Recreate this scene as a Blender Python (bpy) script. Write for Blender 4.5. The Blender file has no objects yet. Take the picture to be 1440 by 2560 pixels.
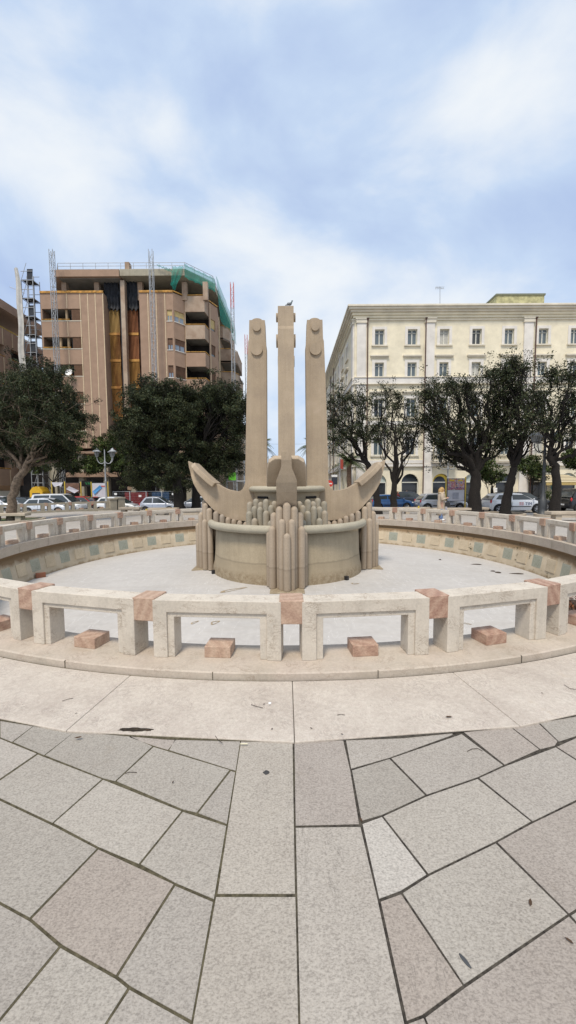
import bpy, math, random
import numpy as np
from mathutils import Vector, Matrix
from mathutils.geometry import delaunay_2d_cdt
random.seed(7); rng = np.random.default_rng(7)
S = bpy.context.scene; COL = S.collection; PI = math.pi; R_ = math.radians

# ------------------------------------------------------------------ camera, world, sun, exposure
CAMH = 1.7; FPX = 940.44; PITCH = .07; ROLL = -.006
cam_d = bpy.data.cameras.new("camera"); cam = bpy.data.objects.new("camera", cam_d); COL.objects.link(cam)
cam_d.sensor_fit = 'HORIZONTAL'; cam_d.sensor_width = 36; cam_d.lens = FPX / 1440 * 36
cam_d.clip_start = .05; cam_d.clip_end = 3000
cam.matrix_world = Matrix.Translation((0, 0, CAMH)) @ Matrix.Rotation(PI / 2 - PITCH, 4, 'X') @ Matrix.Rotation(ROLL, 4, 'Z')
S.camera = cam
S.view_settings.view_transform = 'Standard'; S.view_settings.look = 'None'
S.view_settings.gamma = 1; S.view_settings.exposure = 0.12
SUN_EL, SUN_AZ = R_(60), R_(198)      # azimuth from +Y clockwise: the sun is behind the clouds, behind the viewer to the left
world = bpy.data.worlds.new("World"); S.world = world; world.use_nodes = True
def build_world():
    nt = world.node_tree; N = nt.nodes; L = nt.links; N.clear()
    out = N.new('ShaderNodeOutputWorld'); bg = N.new('ShaderNodeBackground'); bg.inputs[1].default_value = .1
    sky = N.new('ShaderNodeTexSky'); sky.sky_type = 'NISHITA'; sky.sun_disc = False
    sky.sun_elevation = SUN_EL; sky.sun_rotation = SUN_AZ; sky.dust_density = 2.0; sky.ozone_density = 3
    tc = N.new('ShaderNodeTexCoord'); sep = N.new('ShaderNodeSeparateXYZ'); L.new(tc.outputs['Generated'], sep.inputs[0])
    def M(op, a, b=None, clamp=False):
        m = N.new('ShaderNodeMath'); m.operation = op; m.use_clamp = clamp
        for i, v in enumerate((a, b)):
            if v is None: continue
            if isinstance(v, (int, float)): m.inputs[i].default_value = v
            else: L.new(v, m.inputs[i])
        return m.outputs[0]
    mp = N.new('ShaderNodeMapping'); mp.inputs['Rotation'].default_value = (R_(25), R_(-20), R_(15)); mp.inputs['Scale'].default_value = (.8, 1.0, 1.5)
    mp.inputs['Location'].default_value = (4.8, 10.9, 0)
    L.new(tc.outputs['Generated'], mp.inputs[0])
    n1 = N.new('ShaderNodeTexNoise'); n1.inputs['Scale'].default_value = 2.6; n1.inputs['Detail'].default_value = 7
    n1.inputs['Roughness'].default_value = .52; n1.inputs['Distortion'].default_value = .3
    L.new(mp.outputs[0], n1.inputs['Vector'])
    n2 = N.new('ShaderNodeTexNoise'); n2.inputs['Scale'].default_value = 1.3; n2.inputs['Detail'].default_value = 3
    L.new(mp.outputs[0], n2.inputs['Vector'])
    s = M('ADD', M('MULTIPLY', n1.outputs['Fac'], .72), M('MULTIPLY', n2.outputs['Fac'], .28))
    # thicker cloud low in the sky
    bp_ = M('MAXIMUM', M('SUBTRACT', 1.0, M('MULTIPLY', M('ABSOLUTE', M('SUBTRACT', sep.outputs[2], .55)), 4.2)), 0.0)
    s = M('ADD', s, M('MULTIPLY', bp_, .10))
    cr = N.new('ShaderNodeValToRGB'); cr.color_ramp.elements[0].position = .33; cr.color_ramp.elements[1].position = .66
    cr.color_ramp.interpolation = 'EASE'
    L.new(s, cr.inputs[0])
    cc = N.new('ShaderNodeValToRGB'); e = cc.color_ramp.elements
    e[0].position = 0; e[0].color = (.43, .55, .82, 1); e[1].position = 1; e[1].color = (.94, .975, 1.0, 1)
    m_ = e.new(.5); m_.color = (.60, .73, .93, 1)
    L.new(cr.outputs[0], cc.inputs[0])
    sc = N.new('ShaderNodeVectorMath'); sc.operation = 'SCALE'; L.new(cc.outputs[0], sc.inputs[0]); sc.inputs['Scale'].default_value = 9.9
    mx = N.new('ShaderNodeMix'); mx.data_type = 'RGBA'; mx.inputs[0].default_value = .86
    L.new(sky.outputs[0], mx.inputs[6]); L.new(sc.outputs[0], mx.inputs[7])
    L.new(mx.outputs[2], bg.inputs[0]); L.new(bg.outputs[0], out.inputs[0])
build_world()
sd = bpy.data.lights.new("sun", 'SUN'); sd.energy = 2.9; sd.angle = R_(12); sd.color = (1, .90, .76)
sun = bpy.data.objects.new("sun", sd); COL.objects.link(sun)
_d = Vector((math.sin(SUN_AZ) * math.cos(SUN_EL), math.cos(SUN_AZ) * math.cos(SUN_EL), math.sin(SUN_EL)))
sun.rotation_euler = _d.to_track_quat('Z', 'Y').to_euler()

# ------------------------------------------------------------------ helpers
def P(px, py, Y):      # survey helper: sight line through the photograph's pixel met with the plane at distance Y
    X = (px - 720) / FPX; Yy = (py - 1280) / FPX; c, s = math.cos(ROLL), math.sin(ROLL)
    a = X * c + Yy * s; u = -(-X * s + Yy * c); c, s = math.cos(PITCH), math.sin(PITCH)
    y = c + u * s; z = u * c - s; t = Y / y
    return Vector((a * t, Y, CAMH + z * t))
def PG(px, py, z=0):
    r = P(px, py, 1.0) - Vector((0, 0, CAMH)); t = (z - CAMH) / r.z
    return Vector((r.x * t, t, z))
ORG = {}
def tag(o, label=None, cat=None, group=None, kind=None):
    if label: o['label'] = label
    if cat: o['category'] = cat
    if group: o['group'] = group
    if kind: o['kind'] = kind
    return o
def thing(name, label, cat, loc=(0, 0, 0), rz=0, group=None):
    o = bpy.data.objects.new(name, None); o.empty_display_size = .2; COL.objects.link(o)
    o.location = loc; o.rotation_euler = (0, 0, rz); ORG[o.name] = Vector(loc)
    return tag(o, label, cat, group)
class MB:
    def __init__(s): s.v = []; s.f = []; s.sm = []
    def add(s, vs, fs, smooth=False):
        n = len(s.v); s.v += [tuple(v) for v in vs]; s.f += [tuple(i + n for i in f) for f in fs]; s.sm += [smooth] * len(fs); return s
    def box(s, x0, x1, y0, y1, z0, z1):
        return s.add([(x, y, z) for z in (z0, z1) for y in (y0, y1) for x in (x0, x1)],
                     [(0, 2, 3, 1), (4, 5, 7, 6), (0, 1, 5, 4), (1, 3, 7, 5), (3, 2, 6, 7), (2, 0, 4, 6)])
    def obox(s, c, ax, ay, hx, hy, hz):     # box centred at c with horizontal axes ax, ay
        c = Vector(c); ax = Vector(ax); ay = Vector(ay); az = Vector((0, 0, 1))
        return s.add([c + ax * hx * i + ay * hy * j + az * hz * k for k in (-1, 1) for j in (-1, 1) for i in (-1, 1)],
                     [(0, 2, 3, 1), (4, 5, 7, 6), (0, 1, 5, 4), (1, 3, 7, 5), (3, 2, 6, 7), (2, 0, 4, 6)])
    def tube(s, pts, rad, n=8, cap=True, smooth=True):
        pts = [Vector(p) for p in pts]; m = len(pts)
        if isinstance(rad, (int, float)): rad = [rad] * m
        vs = []; up = None
        for i, p in enumerate(pts):
            t = (pts[min(i + 1, m - 1)] - pts[max(i - 1, 0)])
            t = t.normalized() if t.length > 1e-9 else Vector((0, 0, 1))
            if up is None: up = t.orthogonal().normalized()
            up = (up - t * up.dot(t)); up = up.normalized() if up.length > 1e-6 else t.orthogonal().normalized()
            w = t.cross(up)
            for k in range(n):
                a = 2 * PI * k / n; vs.append(p + (up * math.cos(a) + w * math.sin(a)) * rad[i])
        fs = [(i * n + k, i * n + (k + 1) % n, (i + 1) * n + (k + 1) % n, (i + 1) * n + k) for i in range(m - 1) for k in range(n)]
        s.add(vs, fs, smooth)
        if cap: s.add(vs[:n], [tuple(range(n))[::-1]]); s.add(vs[-n:], [tuple(range(n))])
        return s
    def cyl(s, p0, p1, r0, r1=None, n=16): return s.tube([p0, p1], [r0, r0 if r1 is None else r1], n)
    def lathe(s, prof, c=(0, 0), n=32, a0=0, a1=2 * PI, smooth=True, zero=0):
        full = abs(a1 - a0 - 2 * PI) < 1e-6; m = n if full else n + 1; vs = []
        for i in range(m):
            a = a0 + (a1 - a0) * i / n
            for r, z in prof: vs.append((c[0] + r * math.cos(a), c[1] + r * math.sin(a), z))
        k = len(prof)
        fs = [(i * k + j, ((i + 1) % m) * k + j, ((i + 1) % m) * k + j + 1, i * k + j + 1) for i in range(n) for j in range(k - 1)]
        return s.add(vs, fs, smooth)
    def prism(s, poly, fn, d0, d1):   # poly of (a,b); fn(a,b,d) -> xyz
        n = len(poly); vs = [fn(a, b, d) for d in (d0, d1) for a, b in poly]
        return s.add(vs, [tuple(range(n))[::-1], tuple(range(n, 2 * n))] + [(i, (i + 1) % n, (i + 1) % n + n, i + n) for i in range(n)])
    def sphere(s, c, r, nu=16, nv=10, sx=1, sy=1, sz=1):
        vs = [(c[0], c[1], c[2] - r * sz)]
        for j in range(1, nv):
            t = -PI / 2 + PI * j / nv
            for i in range(nu):
                a = 2 * PI * i / nu; vs.append((c[0] + r * sx * math.cos(t) * math.cos(a), c[1] + r * sy * math.cos(t) * math.sin(a), c[2] + r * sz * math.sin(t)))
        vs.append((c[0], c[1], c[2] + r * sz)); fs = []
        for i in range(nu): fs.append((0, 1 + (i + 1) % nu, 1 + i))
        for j in range(nv - 2):
            for i in range(nu):
                a = 1 + j * nu + i; b = 1 + j * nu + (i + 1) % nu; fs.append((a, b, b + nu, a + nu))
        l = len(vs) - 1; o = 1 + (nv - 2) * nu
        for i in range(nu): fs.append((o + i, o + (i + 1) % nu, l))
        return s.add(vs, fs, True)
    def quad(s, *p): return s.add(p, [tuple(range(len(p)))])
    def build(s, name, mat, parent=None, world=True, bevel=0, fix=True, loc=None):
        me = bpy.data.meshes.new(name); o0 = Vector((0, 0, 0))
        if parent is not None and world: o0 = ORG.get(parent.name, o0)
        if loc is not None: o0 = Vector(loc)
        me.from_pydata([(x - o0.x, y - o0.y, z - o0.z) for x, y, z in s.v], [], s.f)
        me.polygons.foreach_set('use_smooth', s.sm)
        if fix:
            import bmesh
            bm = bmesh.new(); bm.from_mesh(me); bmesh.ops.recalc_face_normals(bm, faces=bm.faces); bm.to_mesh(me); bm.free()
        me.materials.append(mat); me.update()
        o = bpy.data.objects.new(name, me); COL.objects.link(o)
        if loc is not None: o.location = loc
        if parent is not None:
            o.parent = parent; ORG[o.name] = o0
        if bevel:
            b = o.modifiers.new('bevel', 'BEVEL'); b.width = bevel; b.segments = 2; b.limit_method = 'ANGLE'; b.angle_limit = R_(40)
        return o
def kids(o): return [c for c in COL.objects if c.parent == o]
def copy_tree(o, parent=None, ch=None):
    c = o.copy(); COL.objects.link(c); c.parent = parent
    for k in list(o.children): copy_tree(k, c)
    return c
def text_mesh(txt, size, mat, parent, M4, name='lettering', depth=.004, align='CENTER', world=True):
    cu = bpy.data.curves.new('t', 'FONT'); cu.body = txt; cu.size = size; cu.extrude = depth; cu.align_x = align; cu.align_y = 'CENTER'
    t = bpy.data.objects.new('t', cu); COL.objects.link(t); dg = bpy.context.evaluated_depsgraph_get()
    me = bpy.data.meshes.new_from_object(t.evaluated_get(dg)); bpy.data.objects.remove(t)
    me.name = name; me.transform(M4)
    if parent is not None and world: me.transform(Matrix.Translation(-ORG.get(parent.name, Vector())))
    me.materials.clear(); me.materials.append(mat)
    o = bpy.data.objects.new(name, me); COL.objects.link(o); o.parent = parent; return o

# ------------------------------------------------------------------ materials
class NG:
    def __init__(s, name, rough=.8, metal=0, spec=.5):
        s.m = bpy.data.materials.new(name); s.m.use_nodes = True; s.nt = s.m.node_tree; s.N = s.nt.nodes; s.L = s.nt.links
        s.b = s.N['Principled BSDF']; s.b.inputs['Roughness'].default_value = rough; s.b.inputs['Metallic'].default_value = metal
        s.b.inputs['Specular IOR Level'].default_value = spec; s.tc = s.N.new('ShaderNodeTexCoord')
    def co(s, scale=(1, 1, 1), rot=(0, 0, 0), src='Object', rnd=False):
        mp = s.N.new('ShaderNodeMapping'); mp.inputs['Scale'].default_value = scale; mp.inputs['Rotation'].default_value = rot
        s.L.new(s.tc.outputs[src], mp.inputs[0])
        if rnd:
            oi = s.N.new('ShaderNodeObjectInfo'); v = s.N.new('ShaderNodeVectorMath'); v.operation = 'SCALE'
            cb = s.N.new('ShaderNodeCombineXYZ')
            for i in range(3): s.L.new(oi.outputs['Random'], cb.inputs[i])
            s.L.new(cb.outputs[0], v.inputs[0]); v.inputs['Scale'].default_value = 37.0; s.L.new(v.outputs[0], mp.inputs['Location'])
        return mp.outputs[0]
    def noise(s, co, sc, det=4, ro=.55, dist=0):
        n = s.N.new('ShaderNodeTexNoise'); n.inputs['Scale'].default_value = sc; n.inputs['Detail'].default_value = det
        n.inputs['Roughness'].default_value = ro; n.inputs['Distortion'].default_value = dist; s.L.new(co, n.inputs['Vector']); return n.outputs['Fac']
    def ramp(s, fac, stops):
        r = s.N.new('ShaderNodeValToRGB'); e = r.color_ramp.elements
        while len(e) < len(stops): e.new(.5)
        for k, (p, c) in enumerate(stops):
            e[k].position = p; e[k].color = (*c, 1) if not isinstance(c, (int, float)) else (c, c, c, 1)
        s.L.new(fac, r.inputs[0]); return r.outputs[0]
    def mix(s, fac, a, b, mode='MIX'):
        m = s.N.new('ShaderNodeMix'); m.data_type = 'RGBA'; m.blend_type = mode
        for i, v in ((0, fac), (6, a), (7, b)):
            if isinstance(v, (int, float)): m.inputs[i].default_value = v
            elif isinstance(v, tuple): m.inputs[i].default_value = (*v, 1)
            else: s.L.new(v, m.inputs[i])
        return m.outputs[2]
    def math(s, op, a, b, clamp=False):
        m = s.N.new('ShaderNodeMath'); m.operation = op; m.use_clamp = clamp
        for i, v in enumerate((a, b)):
            if isinstance(v, (int, float)): m.inputs[i].default_value = v
            else: s.L.new(v, m.inputs[i])
        return m.outputs[0]
    def color(s, c):
        if isinstance(c, tuple): s.b.inputs['Base Color'].default_value = (*c, 1)
        else: s.L.new(c, s.b.inputs['Base Color'])
    def bump(s, h, strength=.3, dist=.01):
        b = s.N.new('ShaderNodeBump'); b.inputs['Strength'].default_value = strength; b.inputs['Distance'].default_value = dist
        s.L.new(h, b.inputs['Height']); s.L.new(b.outputs[0], s.b.inputs['Normal'])
def flat(name, c, rough=.7, metal=0, var=.12, sc=6, spec=.5):
    g = NG(name, rough, metal, spec); n = g.noise(g.co(), sc, 3)
    g.color(g.ramp(n, [(.3, tuple(x * (1 - var) for x in c)), (.7, tuple(min(1, x * (1 + var)) for x in c))])); return g.m
def glass(name, c=(.03, .04, .045), rough=.06):
    g = NG(name, rough, 0, .8); g.color(c); return g.m
def mat_stone(name, c, dark=(.5, .5, .5), crack=.6, scale=1.0, stain=.5, rnd=True, streak=0, bumpk=.25, speck=.35, tint=None):
    g = NG(name, .82, 0, .3); co = g.co(rnd=rnd); n1 = g.noise(co, 2.2 * scale, 5, .6); n2 = g.noise(co, 30 * scale, 5, .7)
    base = g.ramp(n1, [(.3, tuple(x * .84 for x in c)), (.7, tuple(min(1, x * 1.1) for x in c))])
    if tint: base = g.mix(g.ramp(g.noise(co, 1.1 * scale, 3), [(.42, 0.), (.68, 1.)]), base, tint)
    base = g.mix(speck, base, g.ramp(n2, [(.3, tuple(x * .62 for x in c)), (.68, tuple(min(1, x * 1.16) for x in c))]))
    if streak:
        st = g.noise(g.co((14, 14, .55), rnd=rnd), 1.0, 4, .6)
        base = g.mix(g.math('MULTIPLY', g.ramp(st, [(.42, 0.), (.75, 1.)]), streak), base, tuple(x * .55 for x in c))
    if crack:
        cs = g.co((1, 1, 2.4), rnd=rnd); w = g.noise(cs, 3.4 * scale, 6, .74, 1.4)
        k = g.ramp(w, [(.472, 0.), (.5, 1.), (.528, 0.)])
        k2 = g.ramp(g.noise(co, 3.3 * scale, 2), [(.45, 0.), (.62, 1.)])
        base = g.mix(g.math('MULTIPLY', g.math('MULTIPLY', k, k2), crack), base, tuple(x * d for x, d in zip(c, dark)))
    if stain:
        sn = g.ramp(g.noise(co, .9 * scale, 6, .65), [(.52, 0.), (.78, 1.)])
        base = g.mix(g.math('MULTIPLY', sn, stain), base, (c[0] * .55, c[1] * .5, c[2] * .44))
    g.color(base); g.bump(n2, bumpk, .004 / scale if scale > 1 else .004); return g.m

M_ANCHOR = None
def mat_tide(name, c, z0, rnd=False, crust=None):
    m = mat_stone(name, c, crack=.12, stain=.5, streak=.22, rnd=rnd, speck=.35); g = NG.__new__(NG); g.m = m; g.nt = m.node_tree; g.N = g.nt.nodes; g.L = g.nt.links; g.b = g.N['Principled BSDF']
    g.tc = g.N.new('ShaderNodeTexCoord'); src = g.b.inputs['Base Color'].links[0].from_socket; sp = g.N.new('ShaderNodeSeparateXYZ'); g.L.new(g.tc.outputs['Object'], sp.inputs[0])
    h = g.math('ADD', sp.outputs[2], g.math('MULTIPLY', g.math('SUBTRACT', g.noise(g.co((1, 1, .6)), 2.2, 5, .6), .5), .10)); h = g.math('SUBTRACT', h, z0)
    below = g.ramp(g.math('ADD', h, .5), [(.485, 1.), (.515, 0.)]); line = g.ramp(g.math('ADD', h, .5), [(.46, 0.), (.495, 1.), (.53, 0.)])
    out = g.mix(g.math('MULTIPLY', below, .35), src, tuple(x * k for x, k in zip(c, (.62, .60, .58)))); out = g.mix(g.math('MULTIPLY', line, .45), out, tuple(x * .42 for x in c))
    if crust is not None:
        h2 = g.math('SUBTRACT', h, crust - z0); cr = g.math('MULTIPLY', g.ramp(g.math('ADD', h2, .5), [(.44, 1.), (.56, 0.)]), g.ramp(g.noise(g.co(), 9, 6, .75), [(.42, 0.), (.6, 1.)])); out = g.mix(g.math('MULTIPLY', cr, .7), out, (.20, .145, .085))
    g.color(out); return m
def mat_anchor():
    g = NG('cast stone', .85, 0, .25); co = g.co(); c = (.42, .335, .235)
    n1 = g.noise(co, 1.4, 5, .6); n2 = g.noise(co, 45, 4, .7)
    st = g.noise(g.co((9, 9, .35)), 1.0, 5, .62)
    st2 = g.noise(g.co((26, 26, .6)), 1.0, 3, .6)
    base = g.ramp(n1, [(.3, (.32, .255, .185)), (.55, c), (.75, (.50, .40, .30))])
    base = g.mix(g.math('MULTIPLY', g.ramp(st, [(.46, 0.), (.72, 1.)]), .30), base, (.24, .18, .115))
    base = g.mix(g.math('MULTIPLY', g.ramp(st2, [(.50, 0.), (.7, 1.)]), .14), base, (.56, .47, .36))
    base = g.mix(.25, base, g.ramp(n2, [(.3, (.22, .18, .14)), (.7, (.56, .46, .36))]))
    g.color(base); g.bump(n2, .3, .004); return g.m
M_ANCHOR = mat_anchor()
M_DRUM = mat_tide('drum stone', (.41, .345, .245), -.27, False, -.55)
M_BULLET_T = mat_tide('tide marked pile stone', (.41, .335, .255), .50)
M_RIM = mat_stone('rim stone', (.42, .385, .30), crack=.3, stain=.3, rnd=False, speck=.4)
M_BULLET = mat_stone('pile stone', (.40, .325, .25), crack=.0, stain=.55, streak=.35, speck=.45, tint=(.33, .30, .26))
M_BULLET_G = mat_stone('green grey stone', (.35, .32, .255), crack=.0, stain=.4, streak=.2, speck=.45, tint=(.40, .33, .25))
M_MARBLE = mat_stone('pale limestone', (.60, .545, .465), dark=(.38, .30, .24), crack=.85, scale=1.6, stain=.22, streak=.12)
M_MARBLE_F = mat_stone('plinth limestone', (.50, .44, .365), dark=(.5, .42, .38), crack=.6, scale=1.5, stain=.5, rnd=False, tint=(.49, .415, .355))
M_OLD = mat_stone('old limestone', (.42, .38, .30), crack=.4, stain=.7, streak=.3)
M_BENCH = mat_stone('bench stone', (.50, .43, .34), crack=.3, stain=.4)
def mat_rose():
    g = NG('rose marble', .6, 0, .4); co = g.co((1, 1, 1.3), (.5, .3, .2), rnd=True); oi0 = g.N.new('ShaderNodeObjectInfo'); cb0 = g.N.new('ShaderNodeCombineXYZ'); [g.L.new(g.math('MULTIPLY', oi0.outputs['Random'], q), cb0.inputs[i]) for i, q in enumerate((5., 9., 13.))]; g.L.new(cb0.outputs[0], g.N['Mapping'].inputs['Rotation']); w = g.N.new('ShaderNodeTexWave'); w.inputs['Scale'].default_value = 3.2
    w.inputs['Distortion'].default_value = 4; w.inputs['Detail'].default_value = 5; w.inputs['Detail Scale'].default_value = .8; g.L.new(co, w.inputs['Vector'])
    oi = g.N.new('ShaderNodeObjectInfo')
    a = g.ramp(w.outputs['Fac'], [(0, (.27, .13, .09)), (.45, (.36, .20, .14)), (1, (.46, .30, .22))])
    b = g.ramp(w.outputs['Fac'], [(0, (.42, .29, .21)), (.5, (.50, .36, .26)), (1, (.56, .43, .32))])
    c = g.mix(g.ramp(oi.outputs['Random'], [(.25, 0.), (.8, 1.)]), a, b); n = g.noise(co, 40, 4, .7)
    g.color(g.mix(.5, c, g.ramp(n, [(.3, (.22, .13, .095)), (.7, (.58, .42, .32))]))); g.bump(n, .2, .003); return g.m
M_ROSE = mat_rose()
def mat_slab():
    g = NG('bush hammered stone slabs', .8, 0, .35); co = g.co(); at = g.N.new('ShaderNodeAttribute'); at.attribute_name = 'tone'
    n = g.noise(co, 105, 3, .7); v = g.noise(g.co((1, 1.9, 1)), 95, 2, .6, .3); big = g.noise(co, 2.6, 5, .6)
    a = g.ramp(v, [(.38, (.12, .11, .098)), (.48, (.36, .335, .305)), (.62, (.52, .49, .445))])
    b = g.ramp(n, [(.34, (.17, .155, .14)), (.49, (.37, .345, .31)), (.64, (.49, .46, .42))])
    c = g.mix(.5, a, b); c = g.mix(.42, c, g.ramp(big, [(.3, (.335, .305, .275)), (.7, (.42, .395, .36))]))
    c = g.mix(1.0, c, at.outputs['Color'], 'MULTIPLY')
    st = g.ramp(g.noise(co, 3.7, 5, .7), [(.62, 0.), (.78, 1.)]); c = g.mix(g.math('MULTIPLY', st, .35), c, (.2, .16, .11))
    cr = g.ramp(g.noise(g.co((6, .8, 1)), 1.3, 6, .7, .6), [(.494, 0.), (.5, 1.), (.506, 0.)])
    k2 = g.ramp(g.noise(co, .9, 2), [(.52, 0.), (.6, 1.)])
    c = g.mix(g.math('MULTIPLY', g.math('MULTIPLY', cr, k2), .6), c, (.10, .09, .08))
    g.color(c); g.bump(v, .35, .003); return g.m
M_SLAB = mat_slab()
def mat_apron():
    g = NG('apron limestone', .78, 0, .35); co = g.co(); n1 = g.noise(co, 2, 5, .6); n2 = g.noise(co, 34, 5, .7)
    c = g.ramp(n1, [(.3, (.42, .37, .315)), (.6, (.55, .50, .43)), (.8, (.47, .405, .35))])
    c = g.mix(.32, c, g.ramp(n2, [(.3, (.31, .27, .23)), (.65, (.62, .56, .50))]))
    cr = g.ramp(g.noise(co, 5, 7, .78, 1.6), [(.478, 0.), (.5, 1.), (.522, 0.)]); k = g.ramp(g.noise(co, 2.4, 4, .6), [(.44, 0.), (.6, 1.)])
    c = g.mix(g.math('MULTIPLY', g.math('MULTIPLY', cr, k), .7), c, (.24, .20, .18))
    cr = g.ramp(g.noise(co, 12, 6, .75, 1.8), [(.475, 0.), (.5, 1.), (.525, 0.)]); c = g.mix(g.math('MULTIPLY', cr, .45), c, (.30, .22, .19))
    sp = g.ramp(g.noise(co, 90, 2, .5), [(.70, 0.), (.74, 1.)]); c = g.mix(g.math('MULTIPLY', sp, .6), c, (.12, .10, .08))
    st = g.ramp(g.noise(co, 1.7, 6, .7), [(.63, 0.), (.75, 1.)]); c = g.mix(g.math('MULTIPLY', st, .5), c, (.40, .27, .13))
    g.color(c); g.bump(n2, .3, .003); return g.m
M_APRON = mat_apron()
def mat_floor():
    g = NG('basin screed', .7, 0, .35); co = g.co(); n1 = g.noise(co, .5, 5, .6); n2 = g.noise(co, 8, 5, .6)
    c = g.ramp(n1, [(.3, (.43, .415, .395)), (.7, (.54, .52, .495))]); c = g.mix(.3, c, g.ramp(n2, [(.3, (.39, .37, .35)), (.7, (.56, .54, .51))]))
    w = g.ramp(g.noise(g.co((.6, 4, 1), (0, 0, .5)), 1.1, 5, .6, .5), [(.5, 0.), (.7, 1.)]); c = g.mix(g.math('MULTIPLY', w, .3), c, (.40, .37, .33))
    l = g.ramp(g.noise(g.co((3, .5, 1), (0, 0, .3)), .9, 4, .6, .3), [(.496, 0.), (.5, 1.), (.504, 0.)]); c = g.mix(g.math('MULTIPLY', l, .6), c, (.7, .69, .68))
    g.color(c); g.bump(n2, .15, .004); return g.m
M_FLOOR = mat_floor()
def mat_plaza():
    g = NG('plaza paving', .8, 0, .35); co = g.co((1, 1, 1), (0, 0, R_(40))); b = g.N.new('ShaderNodeTexBrick'); g.L.new(co, b.inputs['Vector'])
    b.inputs['Scale'].default_value = 1; b.inputs['Brick Width'].default_value = .62; b.inputs['Row Height'].default_value = .42; b.inputs['Mortar Size'].default_value = .006
    b.inputs['Color1'].default_value = (.42, .39, .35, 1); b.inputs['Color2'].default_value = (.36, .335, .31, 1); b.inputs['Mortar'].default_value = (.12, .11, .09, 1)
    n = g.noise(g.co(), 50, 4, .65); n1 = g.noise(g.co(), .5, 4)
    c = g.mix(.3, b.outputs['Color'], g.ramp(n, [(.3, (.22, .2, .18)), (.7, (.52, .48, .44))])); c = g.mix(.35, c, g.ramp(n1, [(.3, (.33, .31, .28)), (.7, (.46, .43, .39))]))
    g.color(c); return g.m
M_PLAZA = mat_plaza()
def mat_joint():
    g = NG('mossy joint', .95, 0, .1); sp = g.N.new('ShaderNodeSeparateXYZ'); g.L.new(g.co(), sp.inputs[0]); k = g.ramp(g.math('ADD', g.math('MULTIPLY', sp.outputs[0], .8), g.noise(g.co(), 2, 3)), [(.3, 0.), (.62, 1.)])
    n = g.noise(g.co(), 30, 4, .7); g.color(g.mix(k, g.ramp(n, [(.35, (.05, .044, .028)), (.65, (.125, .11, .07))]), g.ramp(n, [(.35, (.025, .022, .02)), (.65, (.09, .08, .065))]))); return g.m
M_JOINT = mat_joint()
M_ASPH = flat('asphalt', (.16, .155, .15), .9, sc=9, var=.25)
M_KERB = flat('kerb stone', (.40, .37, .32), .85, sc=5, var=.15)
M_DARK = flat('dark void', (.008, .008, .009), .9)
M_BLACKPL = flat('black plastic', (.015, .015, .017), .5)
M_RUBBER = flat('rubber', (.02, .02, .02), .85)
M_RIMM = flat('alloy', (.5, .5, .52), .3, .8)
M_STEEL = flat('galvanised steel', (.38, .40, .42), .5, .5)
M_IRON = flat('grey painted iron', (.055, .06, .065), .5, .2)
M_LAMPG = flat('light grey painted iron', (.34, .36, .38), .5, .2)
M_YELLOW = flat('yellow paint', (.62, .45, .06), .6)
M_CARGLASS = glass('car glass', (.035, .045, .05), .05)
M_WHITEP = flat('white paint', (.80, .80, .79), .5, var=.04)
M_RED = flat('red plastic', (.5, .03, .03), .4)
M_HEAD = flat('lamp lens', (.7, .72, .74), .15)
M_TRUNK_D = flat('dark bark', (.014, .011, .009), .95, sc=14, var=.5)
M_TRUNK_L = flat('grey brown bark', (.15, .115, .085), .95, sc=9, var=.5)

# ------------------------------------------------------------------ ground
CX, CY = -.0287, 11.466
def gz(x, y):
    l = np.interp(y, [0, 14, 20, 29, 32, 36, 500], [0, 0, .10, .16, .66, .80, .80]); r = np.interp(y, [0, 14, 20, 30, 40, 500], [0, 0, .14, .44, .62, .62])
    k = min(1, max(0, (x + 5) / 8)); return float(-(l * (1 - k) + r * k))
def ground():
    radii = [8.2, 8.6, 9.2, 10, 11, 12.5, 14, 15.5, 17, 18.2, 19.3, 20.4, 21.5, 22.6, 24, 26, 28, 30, 33, 36, 40, 60, 100, 200, 500, 1500]; n = 96; vs = []; fs = []
    for r in radii:
        for i in range(n):
            a = 2 * PI * i / n; x = CX + r * math.cos(a); y = CY + r * math.sin(a); vs.append((x, y, gz(x, y) - (.0 if r > 8.3 else 0)))
    for j in range(len(radii) - 1):
        for i in range(n): fs.append((j * n + i, (j + 1) * n + i, (j + 1) * n + (i + 1) % n, j * n + (i + 1) % n))
    m = MB(); m.add(vs, fs); tag(m.build('ground', M_PLAZA, fix=False), kind='structure')
ground()
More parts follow.
